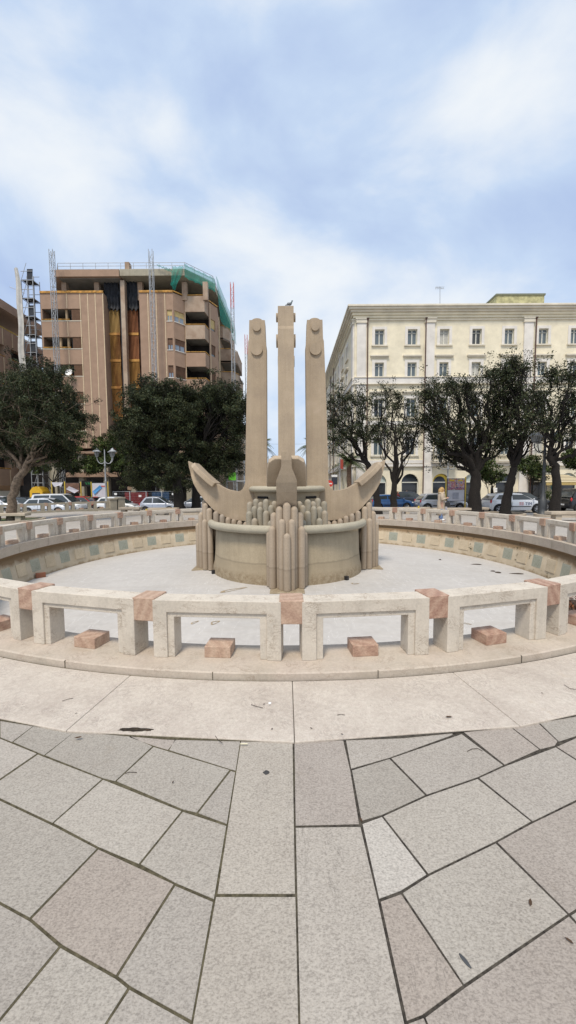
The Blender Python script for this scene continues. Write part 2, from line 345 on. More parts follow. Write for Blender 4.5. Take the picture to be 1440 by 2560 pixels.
def pave():
    L = lambda *p: [(x, y + 1800) for x, y in p]
    polys = [L((604, 40), (732, 40), (739, 438), (542, 438)), L((539, 443), (740, 443), (751, 900), (455, 900)),
        L((735, 40), (856, 40), (877, 130), (899, 263), (738, 267)), L((738, 270), (902, 268), (945, 450), (1012, 760), (1050, 900), (752, 900)),
        L((323, 35), (440, 35), (440, 52), (420, 77), (383, 66), (323, 45)), L((442, 40), (602, 50), (590, 129), (575, 125), (422, 77)),
        L((187, 30), (323, 40), (382, 67), (288, 155), (258, 148), (112, 90)), L((384, 68), (575, 126), (492, 234), (457, 226), (290, 155)),
        L((577, 128), (589, 132), (568, 263), (494, 235)), L((0, 0), (85, 15), (30, 57), (0, 45)), L((85, 15), (186, 32), (110, 90), (32, 57)), L((-160, -20), (-2, 0), (-2, 44), (-160, -15)),
        L((-160, -8), (0, 47), (93, 85), (0, 149), (-160, 75)), L((95, 87), (256, 149), (131, 260), (0, 198), (-60, 175), (2, 151)), L((258, 150), (455, 229), (347, 363), (245, 320), (133, 260)),
        L((457, 230), (567, 266), (536, 452), (437, 410), (350, 363)), L((-300, 80), (0, 202), (131, 264), (244, 323), (74, 498), (0, 458), (-300, 300)),
        L((246, 324), (436, 412), (290, 643), (155, 566), (77, 500)), L((438, 415), (534, 456), (480, 757), (325, 670), (293, 644)),
        L((-300, 300), (0, 462), (76, 504), (149, 568), (0, 750), (-110, 880), (-500, 600)), L((152, 570), (291, 648), (321, 672), (265, 760), (190, 900), (-120, 900), (0, 755)),
        L((324, 674), (478, 760), (450, 900), (195, 900), (268, 760)),
        L((862, 40), (1132, 30), (1132, 39), (975, 96), (877, 124)), L((879, 127), (974, 98), (1064, 190), (955, 240), (903, 255)),
        L((977, 97), (1154, 36), (1259, 115), (1195, 145), (1067, 189)), L((1157, 30), (1278, 20), (1349, 75), (1262, 114)), L((1280, 20), (1345, 8), (1395, 55), (1388, 66), (1351, 75)),
        L((1348, 8), (1700, -60), (1600, -20), (1440, 42), (1397, 56)), L((905, 261), (955, 243), (1068, 389), (1003, 430), (947, 451)),
        L((957, 242), (1066, 192), (1194, 148), (1329, 256), (1240, 306), (1071, 388)), L((1197, 146), (1261, 117), (1389, 69), (1500, 140), (1440, 203), (1332, 256)),
        L((1391, 68), (1440, 46), (1750, -80), (1750, 40), (1560, 145), (1503, 139)), L((950, 455), (1003, 436), (1159, 667), (1057, 742), (1016, 758)),
        L((1005, 434), (1073, 390), (1239, 309), (1421, 489), (1160, 666)), L((1242, 307), (1330, 259), (1440, 206), (1560, 148), (1720, 300), (1440, 477), (1423, 488)),
        L((1018, 760), (1058, 745), (1062, 750), (1120, 900), (1053, 900)), L((1061, 745), (1161, 670), (1422, 491), (1700, 800), (1600, 900), (1125, 900)),
        L((1425, 490), (1725, 303), (2000, 500), (1705, 800)), L((1562, 147), (1752, 42), (2000, 250), (1722, 300)), L((-800, -100), (-165, -15), (-165, 72), (-300, 76), (-700, -20)), ]
    tones = [(.97, .945, .90), (.93, .905, .865), (.86, .82, .80), (.97, .95, .92)]
    vs = []; fs = []; cols = []
    for k, pl in enumerate(polys):
        q = [PG(x, y, .0) for x, y in pl]
        # inset
        n = len(q); ar = sum(q[i].x * q[(i + 1) % n].y - q[(i + 1) % n].x * q[i].y for i in range(n))
        if ar < 0: q = q[::-1]
        d = .0028; qi = []
        for i in range(n):
            a, b, c = q[i - 1], q[i], q[(i + 1) % n]; e1 = (b - a).normalized(); e2 = (c - b).normalized()
            n1 = Vector((-e1.y, e1.x, 0)); n2 = Vector((-e2.y, e2.x, 0)); h = n1 + n2
            h = h / max(.35, h.length_squared / 2) if h.length > .1 else n1
            qi.append(b + h * d)
        o = len(vs); z1 = .004; vs += [(p.x, p.y, z1) for p in qi] + [(p.x, p.y, .0005) for p in qi]
        fs.append(tuple(range(o, o + n))); fs += [(o + i, o + n + i, o + n + (i + 1) % n, o + (i + 1) % n) for i in range(n)]
        br = random.uniform(.80, .99); t = tones[k] if k < 4 else tuple(br * w for w in random.choice([(1, .985, .95), (1.0, .95, .92), (1.0, .98, .955)]))
        if k == 28: t = (1.10, 1.10, 1.09)
        if k == 17 or k == 32: t = (.83, .775, .74)
        cols += [t] * (2 * n)
    m = MB(); m.add(vs, fs); o = m.build('paving', M_SLAB, fix=True)
    ca = o.data.color_attributes.new('tone', 'FLOAT_COLOR', 'POINT')
    ca.data.foreach_set('color', np.array([(*c, 1) for c in cols], dtype=np.float32).ravel()); tag(o, kind='structure')
    # mortar bed under the slabs
    m = MB(); b = [(-4.5, -1.2), (4.5, -1.2), (5.2, 1.5), (4.2, 3.6), (0, 3.3), (-4.2, 3.6), (-5.2, 1.5)]
    # pull the ground down here: bed sits 1 mm proud of it
    m.add([(x, y, .0018) for x, y in b], [tuple(range(len(b)))]); tag(m.build('paving_bed', M_JOINT), kind='structure')
pave()
# apron of limestone sectors round the ring
STEP = R_(10); TH0 = .0069
def rot_pt(r, a, z): return (CX + r * math.sin(a), CY - r * math.cos(a), z)
def apron():
    m = MB(); g = .0022
    for k in range(36):
        a0 = TH0 + STEP * k; a1 = a0 + STEP; n = 6; top = .016
        inn = [rot_pt(8.328, a0 + g / 8.3 + (STEP - 2 * g / 8.3) * i / n, 0) for i in range(n + 1)]
        out = [rot_pt(9.10, a0 + g / 9.1 + (STEP - 2 * g / 9.1) * i / 2, 0) for i in range(3)]
        out[1] = ((out[0][0] + out[2][0]) / 2, (out[0][1] + out[2][1]) / 2, 0)
        poly = inn + out[::-1]; vs = [(x, y, gz(x, y) + top) for x, y, _ in poly] + [(x, y, gz(x, y) - .02) for x, y, _ in poly]; q = len(poly)
        m.add(vs, [tuple(range(q))] + [(i, (i + 1) % q, (i + 1) % q + q, i + q) for i in range(q)])
    tag(m.build('apron_pavement', M_APRON, bevel=.006), kind='structure')
    m = MB(); m.lathe([(8.25, .0), (9.09, .0)], (0, 0), 72)
    m.v = [(CX + x, CY + y, gz(CX + x, CY + y) + .0075) for x, y, z in m.v]; tag(m.build('apron_bed', M_JOINT), kind='structure')
apron()
# road and far pavement
def sheet(name, mat, pts, dz):
    m = MB(); nx = 24
    (xa, ya0, ya1), (xb, yb0, yb1) = pts
    for i in range(nx):
        t0, t1 = i / nx, (i + 1) / nx
        for yy in range(6):
            f = lambda t, s: (xa + (xb - xa) * t, (ya0 + (yb0 - ya0) * t) * (1 - s) + (ya1 + (yb1 - ya1) * t) * s)
            q = [f(t0, yy / 6), f(t1, yy / 6), f(t1, (yy + 1) / 6), f(t0, (yy + 1) / 6)]; m.add([(x, y, gz(x, y) + dz) for x, y in q], [(0, 1, 2, 3)])
    return tag(m.build(name, mat), kind='structure')
sheet('road', M_ASPH, ((-80, 31.5, 38.5), (80, 27.5, 36.5)), .012)
sheet('side_street', M_ASPH, ((-7.2, 37, 300), (4.9, 37, 300)), .02)
def kerbs():
    for nm, ya, yb, x0, x1 in (('kerb', 31.3, 27.3, -80, 80), ('kerb', 38.7, 36.7, 5.2, 80)):
        m = MB(); n = 30
        for i in range(n):
            xs = [x0 + (x1 - x0) * (i + e) / n for e in (0, 1)]; ys = [ya + (yb - ya) * (x + 80) / 160 for x in xs]
            q = [(xs[0], ys[0]), (xs[1], ys[1]), (xs[1], ys[1] + .25), (xs[0], ys[0] + .25)]
            m.add([(x, y, gz(x, y) + .12) for x, y in q] + [(x, y, gz(x, y) - .1) for x, y in q], [(0, 1, 2, 3), (0, 1, 5, 4), (1, 2, 6, 5), (2, 3, 7, 6), (3, 0, 4, 7)])
        tag(m.build(nm, M_KERB), kind='structure')
kerbs()
def far_pavement():
    m = MB(); m.box(5.2, 80, 37.2, 41.9, -.85, -.55); tag(m.build('pavement', M_KERB), kind='structure')
far_pavement()

# ------------------------------------------------------------------ the round basin with its balustrade
def basin():
    t = thing('round_basin', 'wide dry round fountain basin with pale limestone balustrade of linked frames around it', 'fountain basin', (CX, CY, 0))
    c0 = (CX, CY)
    MB().lathe([(.0, -.80), (2.6, -.80), (7.72, -1.07)], c0, 96).build('basin_floor', M_FLOOR, t)
    # plinth ring
    m = MB(); m.lathe([(7.76, -.19), (7.74, .07), (7.75, .082), (8.30, .080), (8.312, .07), (8.315, -.3)], c0, 144, smooth=False); m.build('plinth', M_MARBLE_F, t)
    gj = MB()
    for k in range(36):
        a = TH0 + STEP * (k + .52); 
        for r0, r1, z0, z1 in ((8.3, 8.3165, -.05, .0795), ):
            x0, y0, _ = rot_pt(r0, a, 0); x1, y1, _ = rot_pt(r1, a, 0); tx, ty = math.cos(a), math.sin(a)
            gj.add([(x0 - tx * .002, y0 - ty * .002, z0), (x1 - tx * .002, y1 - ty * .002, z0), (x1 + tx * .002, y1 + ty * .002, z0), (x0 + tx * .002, y0 + ty * .002, z0),
                    (x0 - tx * .002, y0 - ty * .002, z1), (x1 - tx * .002, y1 - ty * .002, z1), (x1 + tx * .002, y1 + ty * .002, z1), (x0 + tx * .002, y0 + ty * .002, z1)],
                   [(0, 1, 5, 4), (1, 2, 6, 5), (2, 3, 7, 6)])
            x0, y0, _ = rot_pt(7.752, a, 0); x1, y1, _ = rot_pt(7.735, a, 0)
            gj.add([(x1 - tx * .003, y1 - ty * .003, -.18), (x1 + tx * .003, y1 + ty * .003, -.18), (x1 + tx * .003, y1 + ty * .003, .07), (x1 - tx * .003, y1 - ty * .003, .07)], [(0, 1, 2, 3)])
    o = gj.build('plinth_joints', M_JOINT, t); o['kind'] = 'stuff'
    g = NG('stained basin wall', .85, 0, .25); co = g.co(); sep = g.N.new('ShaderNodeSeparateXYZ'); g.L.new(co, sep.inputs[0])
    n = g.noise(co, 2.5, 6, .65); base = g.ramp(n, [(.3, (.42, .35, .25)), (.7, (.54, .465, .355))])
    h = g.math('ADD', sep.outputs[2], g.math('MULTIPLY', g.math('SUBTRACT', g.noise(g.co((1, 1, .3)), 3, 5, .7), .5), .40))
    top = g.ramp(g.math('ADD', h, 1.), [(.46, 0.), (.60, 1.)])
    base = g.mix(g.math('MULTIPLY', top, .88), base, (.19, .12, .06))
    low = g.ramp(g.math('ADD', h, 1.2), [(.13, 1.), (.2, 0.)]); base = g.mix(g.math('MULTIPLY', low, .6), base, (.20, .13, .06))
    mo = g.ramp(g.noise(co, 3.5, 6, .7), [(.60, 0.), (.68, 1.)]); mx = g.ramp(g.math('ADD', g.math('MULTIPLY', sep.outputs[0], .1), .0), [(.40, 0.), (.62, 1.)])
    base = g.mix(g.math('MULTIPLY', g.math('MULTIPLY', mo, mx), .9), base, (.035, .035, .015))
    g.color(base); g.bump(g.noise(co, 20, 5, .7), .4, .01)
    MB().lathe([(7.77, -.19), (7.86, -.215), (7.88, -.30), (7.80, -.36), (7.66, -1.10)], c0, 144).build('basin_wall', g.m, t)
    # panels: one of green grey glass mosaic, one of relief stone to each ten degrees
    gm = NG('green grey glass mosaic', .35, 0, .5); co = gm.co((1, 1, 1)); v = gm.N.new('ShaderNodeTexVoronoi'); v.inputs['Scale'].default_value = 45; gm.L.new(co, v.inputs['Vector'])
    gm.color(gm.mix(.35, gm.ramp(gm.noise(co, 3, 4), [(.3, (.25, .265, .21)), (.7, (.36, .37, .31))]), v.outputs['Distance'], 'SOFT_LIGHT'))
    ms = mat_stone('relief panel stone', (.56, .47, .34), crack=.5, stain=.5)
    def panel(w, mat, name, off, border):
        m = MB(); r1 = lambda z: 7.66 + (z + 1.10) * (7.80 - 7.66) / .74
        p = [(-w, -.87), (w, -.87), (w, -.50), (-w, -.50)]
        f = lambda x, z, d: (x, -(r1(z) - d), z)
        m.prism(p, f, -.03, off); 
        o = m.build(name, mat, t, world=False, bevel=.004); return o
    kinds = (('mosaic_panel', gm.m, .005, .21, 0), ('stone_panel', ms, .022, .215, .5))
    fr = flat('panel surround', (.17, .12, .07), .9)
    for nm, mt, off, w, ph in kinds:
        o = panel(w, mt, nm, off, 0); o.rotation_euler.z = TH0 + STEP * ph
        for k in range(1, 36):
            c = o.copy(); COL.objects.link(c); c.parent = t; c.rotation_euler.z = TH0 + STEP * (k + ph)
    # balustrade unit
    ro, ri = 8.07, 7.85; hw = (2 * 7.96 * math.sin(STEP / 2)) / 2 - .085
    zt, zb = .636, .0805
    def nshape(x1, z1, xi, zi): return [(-x1, zb), (-x1, z1), (x1, z1), (x1, zb), (xi, zb), (xi, zi), (-xi, zi), (-xi, zb)]
    def poly_face(m, pl, f, d0, d1):
        # n shape as three boxes' outline: split in quads
        (xa, _), (_, z1), _, _, (xi, _), (_, zi), _, _ = pl; x1 = -xa
        for q in ([(-x1, zb), (-xi, zb), (-xi, zi), (-x1, z1)], [(-x1, z1), (-xi, zi), (xi, zi), (x1, z1)], [(xi, zb), (x1, zb), (x1, z1), (xi, zi)]):
            for d in (d0, d1): m.add([f(a, b, d) for a, b in q], [(0, 1, 2, 3)])
        n = len(pl)
        for i in range(n): a, b = pl[i], pl[(i + 1) % n]; m.add([f(*a, d0), f(*b, d0), f(*b, d1), f(*a, d1)], [(0, 1, 2, 3)])
    f = lambda x, z, d: (x, -d, z)
    m = MB(); poly_face(m, nshape(hw, zt, hw - .135, zt - .118), f, ri, ro)
    import bmesh
    o = m.build('rail_frame', M_MARBLE, t, world=False); 
    m2 = MB(); poly_face(m2, nshape(hw - .132, zt - .115, hw - .20, zt - .165), f, ri + .018, ro - .018)
    inner = m2.build('inner_moulding', M_MARBLE, o, world=False)
    for q in (o, inner):
        bm = bmesh.new(); bm.from_mesh(q.data); bmesh.ops.remove_doubles(bm, verts=bm.verts, dist=1e-5); bmesh.ops.recalc_face_normals(bm, faces=bm.faces); bm.to_mesh(q.data); bm.free()
        b = q.modifiers.new('b', 'BEVEL'); b.width = .006; b.segments = 2; b.limit_method = 'ANGLE'
    lb = MB().box(-.125, .125, -8.045, -7.83, .0805, .19).build('low_block', M_ROSE, t, world=False, bevel=.006)
    jb = MB().box(-.112, .112, -8.088, -7.832, .425, .648).build('joint_block', M_ROSE, t, world=False, bevel=.008)
    for q, ph in ((o, .5), (lb, .5), (jb, 0)):
        q.rotation_euler.z = TH0 + STEP * ph
        for k in range(1, 36):
            c = q.copy(); COL.objects.link(c); c.parent = t; c.rotation_euler.z = TH0 + STEP * (k + ph)
            for ch in q.children:
                d = ch.copy(); COL.objects.link(d); d.parent = c
    # chips and scars for the corner stones seen from near
basin()

# ------------------------------------------------------------------ anchor fountain
def capsule(h, r, n=12):
    prof = [(0, h)] + [(r * math.sin(a), h - 1.15 * r + 1.15 * r * math.cos(a)) for a in [R_(x) for x in (15, 32, 50, 70, 90)]] + [(r * 1.0, (h - r) * .5), (r, 0)]
    m = MB(); m.lathe(prof, (0, 0), n); return m
def fountain():
    t = thing('anchor_fountain', 'tall beige cast stone fountain of four upright anchors over a round drum with clustered piles', 'fountain', (CX, CY, 0))
    FZ = -.80
    # side outline in the radial plane, taken from the left anchor
    YF = CY - .24
    def rz(px, py): p = P(px, py, YF); return (CX - p.x, p.z)
    z4 = lambda x, y: rz(460 + x / 2.77, 1100 + y / 2.77)
    lower = [z4(*q) for q in ((17, 147), (26, 185), (38, 225), (50, 262), (66, 303), (95, 355), (140, 415), (200, 480), (250, 516), (300, 541), (360, 556), (445, 563))]
    lower[0] = (2.955, 2.455)
    outer_col = [rz(*q) for q in ((613, 1205), (614, 1130), (616, 1000), (618.7, 890), (620.0, 853))] + [rz(*q) for q in ((622.0, 846), (622.8, 799))]
    inner_col = [rz(*q) for q in ((661.7, 799), (663.8, 848), (665.8, 863), (666.3, 960), (666.8, 1200))]
    upper = [z4(*q) for q in ((24, 146), (75, 172), (110, 207), (160, 250), (220, 300), (260, 326), (300, 344), (340, 353), (368, 356), (390, 352), (406, 338), (418, 315), (424, 285))]
    poly = lower + [(.60, lower[-1][1]), (.60, 1.2)] + inner_col[::-1] + outer_col[::-1] + upper[::-1]
    # refine along edges
    pts = []
    for i in range(len(poly)):
        a, b = Vector(poly[i]), Vector(poly[(i + 1) % len(poly)]); k = max(1, int((b - a).length / .22))
        for j in range(k): pts.append(a.lerp(b, j / k))
    nb = len(pts); edges = [(i, (i + 1) % nb) for i in range(nb)]
    def inside(p):
        c = False; j = nb - 1
        for i in range(nb):
            a, b = pts[i], pts[j]
            if (a.y > p.y) != (b.y > p.y) and p.x < (b.x - a.x) * (p.y - a.y) / (b.y - a.y) + a.x: c = not c
            j = i
        return c
    ex = []
    for i in range(16):
        for j in range(38):
            q = Vector((.5 + i * .17, .3 + j * .18 + (.09 if i % 2 else 0)))
            if inside(q) and min((q - p).length for p in pts[:nb]) > .08: ex.append(q)
    V, E_, F, *_r = delaunay_2d_cdt(pts + ex, edges, [], 1, 1e-6)
    def th(r, z):
        if r < 1.3: return .23 - .02 * max(0, min(1, (z - 1.7) / 5))
        if z < 1.78: return .24
        k = min(1, (z - 1.78) / .38); k = k * k * (3 - 2 * k)
        return .24 - .125 * k if r > 1.9 else .24
    m = MB(); n = len(V)
    vs = [(v.x, -th(v.x, v.y), v.y) for v in V] + [(v.x, th(v.x, v.y), v.y) for v in V]
    fs = [tuple(f) for f in F] + [tuple(i + n for i in f[::-1]) for f in F]
    cnt = {}
    for f in F:
        for i in range(len(f)): e = (f[i], f[(i + 1) % len(f)]); cnt[frozenset(e)] = cnt.get(frozenset(e), 0) + 1
    for f in F:
        for i in range(len(f)):
            a, b = f[i], f[(i + 1) % len(f)]
            if cnt[frozenset((a, b))] == 1: fs.append((a, a + n, b + n, b))
    m.add(vs, fs)
    sh = m.build('anchor', M_ANCHOR, t, world=False)
    b = sh.modifiers.new('b', 'BEVEL'); b.width = .022; b.segments = 3; b.limit_method = 'ANGLE'; b.angle_limit = R_(50)
    # rounded head
    ztop = inner_col[0][1]; rc = (inner_col[0][0] + outer_col[-1][0]) / 2
    hd = MB(); pr = [(-.155, 0)] + [(.155 * math.cos(a), .0 + .075 * math.sin(a)) for a in np.linspace(PI, 0, 11)][1:-1] + [(.155, 0)]
    hd.prism(pr, lambda a, b, d: (rc + a, d, ztop - .01 + b), -.195, .195); cap = hd.build('anchor_head', M_ANCHOR, sh, world=False, bevel=.008)
    # discs on both faces
    for (px, py, rr) in ((641.5, 818, 9.6), (641.5, 873.5, 14.2)):
        r0, z0 = rz(px, py); rad = rr * YF / FPX
        for s in (-1, 1):
            d = MB(); d.cyl((r0, s * .19, z0), (r0, s * .265, z0), rad, n=28); d.sm = [False] * len(d.sm); d.build('disc', M_ANCHOR, sh, world=False, bevel=.008)
    # palm plate across the arm tip
    path = [Vector(z4(*q)) for q in ((70, 160), (84, 178), (110, 206), (135, 231), (162, 255), (190, 280), (222, 304))]
    wd = [.27, .41, .455, .47, .48, .49, .50]
    thk = .15; m = MB(); rows = []
    for i, p in enumerate(path):
        tg = (path[min(i + 1, 6)] - path[max(i - 1, 0)]).normalized(); nn = Vector((-tg.y, tg.x))
        if nn.y < 0: nn = -nn
        up = p + nn * .03; lo = p - nn * (thk - .03); rows.append([(up.x, -wd[i], up.y), (up.x, wd[i], up.y), (lo.x, wd[i] * .98, lo.y), (lo.x, -wd[i] * .98, lo.y)])
    vs = sum(rows, []); fs = [(0, 1, 2, 3), tuple(24 + i for i in (3, 2, 1, 0))]
    for i in range(6):
        for k in range(4): fs.append((i * 4 + k, i * 4 + (k + 1) % 4, i * 4 + 4 + (k + 1) % 4, i * 4 + 4 + k))
    m.add(vs, fs); m.build('palm', M_ANCHOR, sh, world=False, bevel=.02)
    angs = [PI, 0, -PI / 2, PI / 2]   # left, right, front, back
    sh.rotation_euler.z = angs[0]
    for a in angs[1:]:
        c = copy_tree(sh, t); c.rotation_euler.z = a
    # drum, rims, neck
    ring = lambda R, zc, r, sx=1: [(R + r * sx * math.cos(a), zc + r * math.sin(a)) for a in np.linspace(-PI / 2, PI * 1.5, 17)]
    MB().lathe([(2.0, .60), (2.14, .56), (2.16, .2), (2.17, -.2), (2.20, -.5), (2.24, -.62), (2.25, -.84)], (CX, CY), 96).build('drum', M_DRUM, t)
    MB().lathe([(.6, .54), (2.1, .54)], (CX, CY), 64).build('upper_basin', M_RIM, t)
    # lower rim in four arcs between the pile bundles
    for k in range(4):
        a0 = R_(10.5) + k * PI / 2; a1 = PI / 2 - R_(10.5) + k * PI / 2; n = 28; pts_ = []; rad = []
        for i in range(n + 1):
            a = a0 + (a1 - a0) * i / n; pts_.append((CX + 2.27 * math.cos(a), CY + 2.27 * math.sin(a), .612)); rad.append(.108)
        d0 = (Vector(pts_[0]) - Vector(pts_[1])).normalized(); d1 = (Vector(pts_[-1]) - Vector(pts_[-2])).normalized()
        ext0 = [Vector(pts_[0]) + d0 * .108 * s for s in (.95, .8, .5)]; ext1 = [Vector(pts_[-1]) + d1 * .108 * s for s in (.5, .8, .95)]
        MB().tube(ext0 + pts_ + ext1, [.03, .065, .094] + rad + [.094, .065, .03], 14).build('lower_rim', M_RIM, t)
    MB().lathe([(1.02, 1.52), (.98, 1.35), (.97, .5)], (CX, CY), 48).build('neck', M_DRUM, t)
    MB().lathe(ring(1.04, 1.60, .095, 1.25), (CX, CY), 64).build('upper_rim', M_RIM, t)
    MB().lathe([(0, 1.62), (1.05, 1.62)], (CX, CY), 48).build('neck_top', M_RIM, t)
    for k in range(4):
        a = PI / 4 + k * PI / 2
        for off in (0,):
            c = Vector((CX + .972 * math.cos(a), CY + .972 * math.sin(a), 1.365)); tx = (-math.sin(a), math.cos(a), 0); nx = (math.cos(a), math.sin(a), 0)
            MB().obox(c, tx, nx, .21, .03, .032).build('spout_slot', M_DARK, t)
    # base plates
    for k in range(4):
        a = k * PI / 2 - PI / 2; q = Matrix.Rotation(a, 3, 'Z'); m = MB(); m.box(2.1, 2.86, -.41, .41, -.9, -.785)
        m.v = [tuple(q @ Vector(v) + Vector((CX, CY, 0))) for v in m.v]; m.build('base_plate', M_DRUM, t, bevel=.01)
    # pile bundles: (radial, lateral, top, radius, base)
    arm = [(2.72, 0, .58, .088, -.78)]
    for s in (-1, 1):
        arm += [(2.60, s * .118, .91, .086, -.78), (2.44, s * .355, .72, .092, -.78), (2.45, s * .175, 1.20, .088, -.78), (2.31, s * .31, 1.06, .09, -.78),
                (2.27, s * .43, .60, .08, -.78)]
        for (x, z) in ((2.11, .95), (1.93, .87), (1.755, .79), (1.58, .725), (1.41, .67), (1.23, .64)): arm.append((x, s * .325, z, .085, .54))
    arm.append((2.50, 0, 1.30, .098, -.78))
    q4 = [(.87, 1.37, .82), (.55, 1.50, 1.04), (.73, 1.22, 1.14), (.90, 1.07, 1.14), (1.03, 1.22, 1.03), (.57, 1.17, 1.34), (.87, .87, 1.33), (.73, 1.02, 1.27), (1.04, .93, 1.28),
          (.42, 1.38, 1.19), (.34, 1.20, 1.27), (.42, 1.62, .80)]
    stuffA = MB()
    def put(x, y, z0, z1, r, mat, back):
        m = capsule(z1 - z0, r * random.uniform(.96, 1.04)); 
        if back: stuffA.add([(a + x, b + y, c + z0) for a, b, c in m.v], m.f, True)
        else:
            o = m.build('pile', mat, t, world=False); o.location = (x - CX, y - CY, z0)
    for ai, a in enumerate(angs):
        ca, sa = math.cos(a), math.sin(a)
        for (r, l, z, rad, z0) in arm:
            put(CX + r * ca - l * sa, CY + r * sa + l * ca, z0, z + random.uniform(-.012, .012), rad, M_BULLET_T if z0 < 0 else M_BULLET, ai == 3)
    for sx in (-1, 1):
        for sy in (-1, 1):
            for (a, b, z) in q4:
                put(CX + sx * a, CY + sy * b, .54, z + random.uniform(-.02, .02), .088, M_BULLET_G, sy == 1)
    o = stuffA.build('rear_piles', M_BULLET, t); o['kind'] = 'stuff'
    # small drain boxes at the drum's foot
    for px, py in ((558, 1432), (826, 1441)):
        p = PG(px, py, -.80); d = Vector((p.x - CX, p.y - CY, 0)).normalized(); c = Vector((CX, CY, -.745)) + d * 2.27; tx = (-d.y, d.x, 0)
        MB().obox(c, tx, tuple(d), .045, .06, .05).build('drain_outlet', M_BLACKPL, t)
    return ztop
ZTOP = fountain()

# ------------------------------------------------------------------ wall with openings
def wall_holes(m, o, u, w, h, holes, depth, v=(0, 0, 1)):
    """front face with rectangular or arched holes (x0,x1,z0,z1,arch) and their reveals; o origin, u along, inward normal = n"""
    o = Vector(o); u = Vector(u).normalized(); v = Vector(v); nrm = Vector((-u.y, u.x, 0))   # inward (away from the viewer for u=+x)
    xs = sorted({0, w} | {x for q in holes for x in q[:2]}); zs = sorted({0, h} | {z for q in holes for z in q[2:4]})
    for i in range(len(xs) - 1):
        for j in range(len(zs) - 1):
            xm = (xs[i] + xs[i + 1]) / 2; zm = (zs[j] + zs[j + 1]) / 2
            if any(q[0] < xm < q[1] and q[2] < zm < q[3] for q in holes): continue
            m.quad(*[o + u * a + v * b for a, b in ((xs[i], zs[j]), (xs[i + 1], zs[j]), (xs[i + 1], zs[j + 1]), (xs[i], zs[j + 1]))])
    for q in holes:
        x0, x1, z0, z1 = q[:4]; arch = len(q) > 4 and q[4]
        if arch:
            r = (x1 - x0) / 2; zc = z1 - r; xc = (x0 + x1) / 2; n = 10
            arc = [(xc + r * math.cos(a), zc + r * math.sin(a)) for a in np.linspace(PI, 0, n + 1)]
            for k in range(n // 2): m.quad(o + u * x0 + v * z1, *[o + u * a + v * b for a, b in (arc[k + 1], arc[k])])
            for k in range(n // 2, n): m.quad(o + u * x1 + v * z1, *[o + u * a + v * b for a, b in (arc[k + 1], arc[k])])
            out = [(x0, z0)] + arc + [(x1, z0)]
        else: out = [(x0, z0), (x0, z1), (x1, z1), (x1, z0)]
        L = len(out)
        for k in range(L):
            a, b = out[k], out[(k + 1) % L]
            m.quad(o + u * a[0] + v * a[1], o + u * b[0] + v * b[1], o + u * b[0] + v * b[1] + nrm * depth, o + u * a[0] + v * a[1] + nrm * depth)
def fr(o, u):      # local frame: a along, d outward, z up
    o = Vector(o); u = Vector(u).normalized(); out = Vector((u.y, -u.x, 0))
    return lambda a, d, z: o + u * a + out * d + Vector((0, 0, z))
def fbox(m, F, a0, a1, d0, d1, z0, z1):
    p = [F(a, d, z) for z in (z0, z1) for d in (d0, d1) for a in (a0, a1)]
    return m.add(p, [(0, 2, 3, 1), (4, 5, 7, 6), (0, 1, 5, 4), (1, 3, 7, 5), (3, 2, 6, 7), (2, 0, 4, 6)])

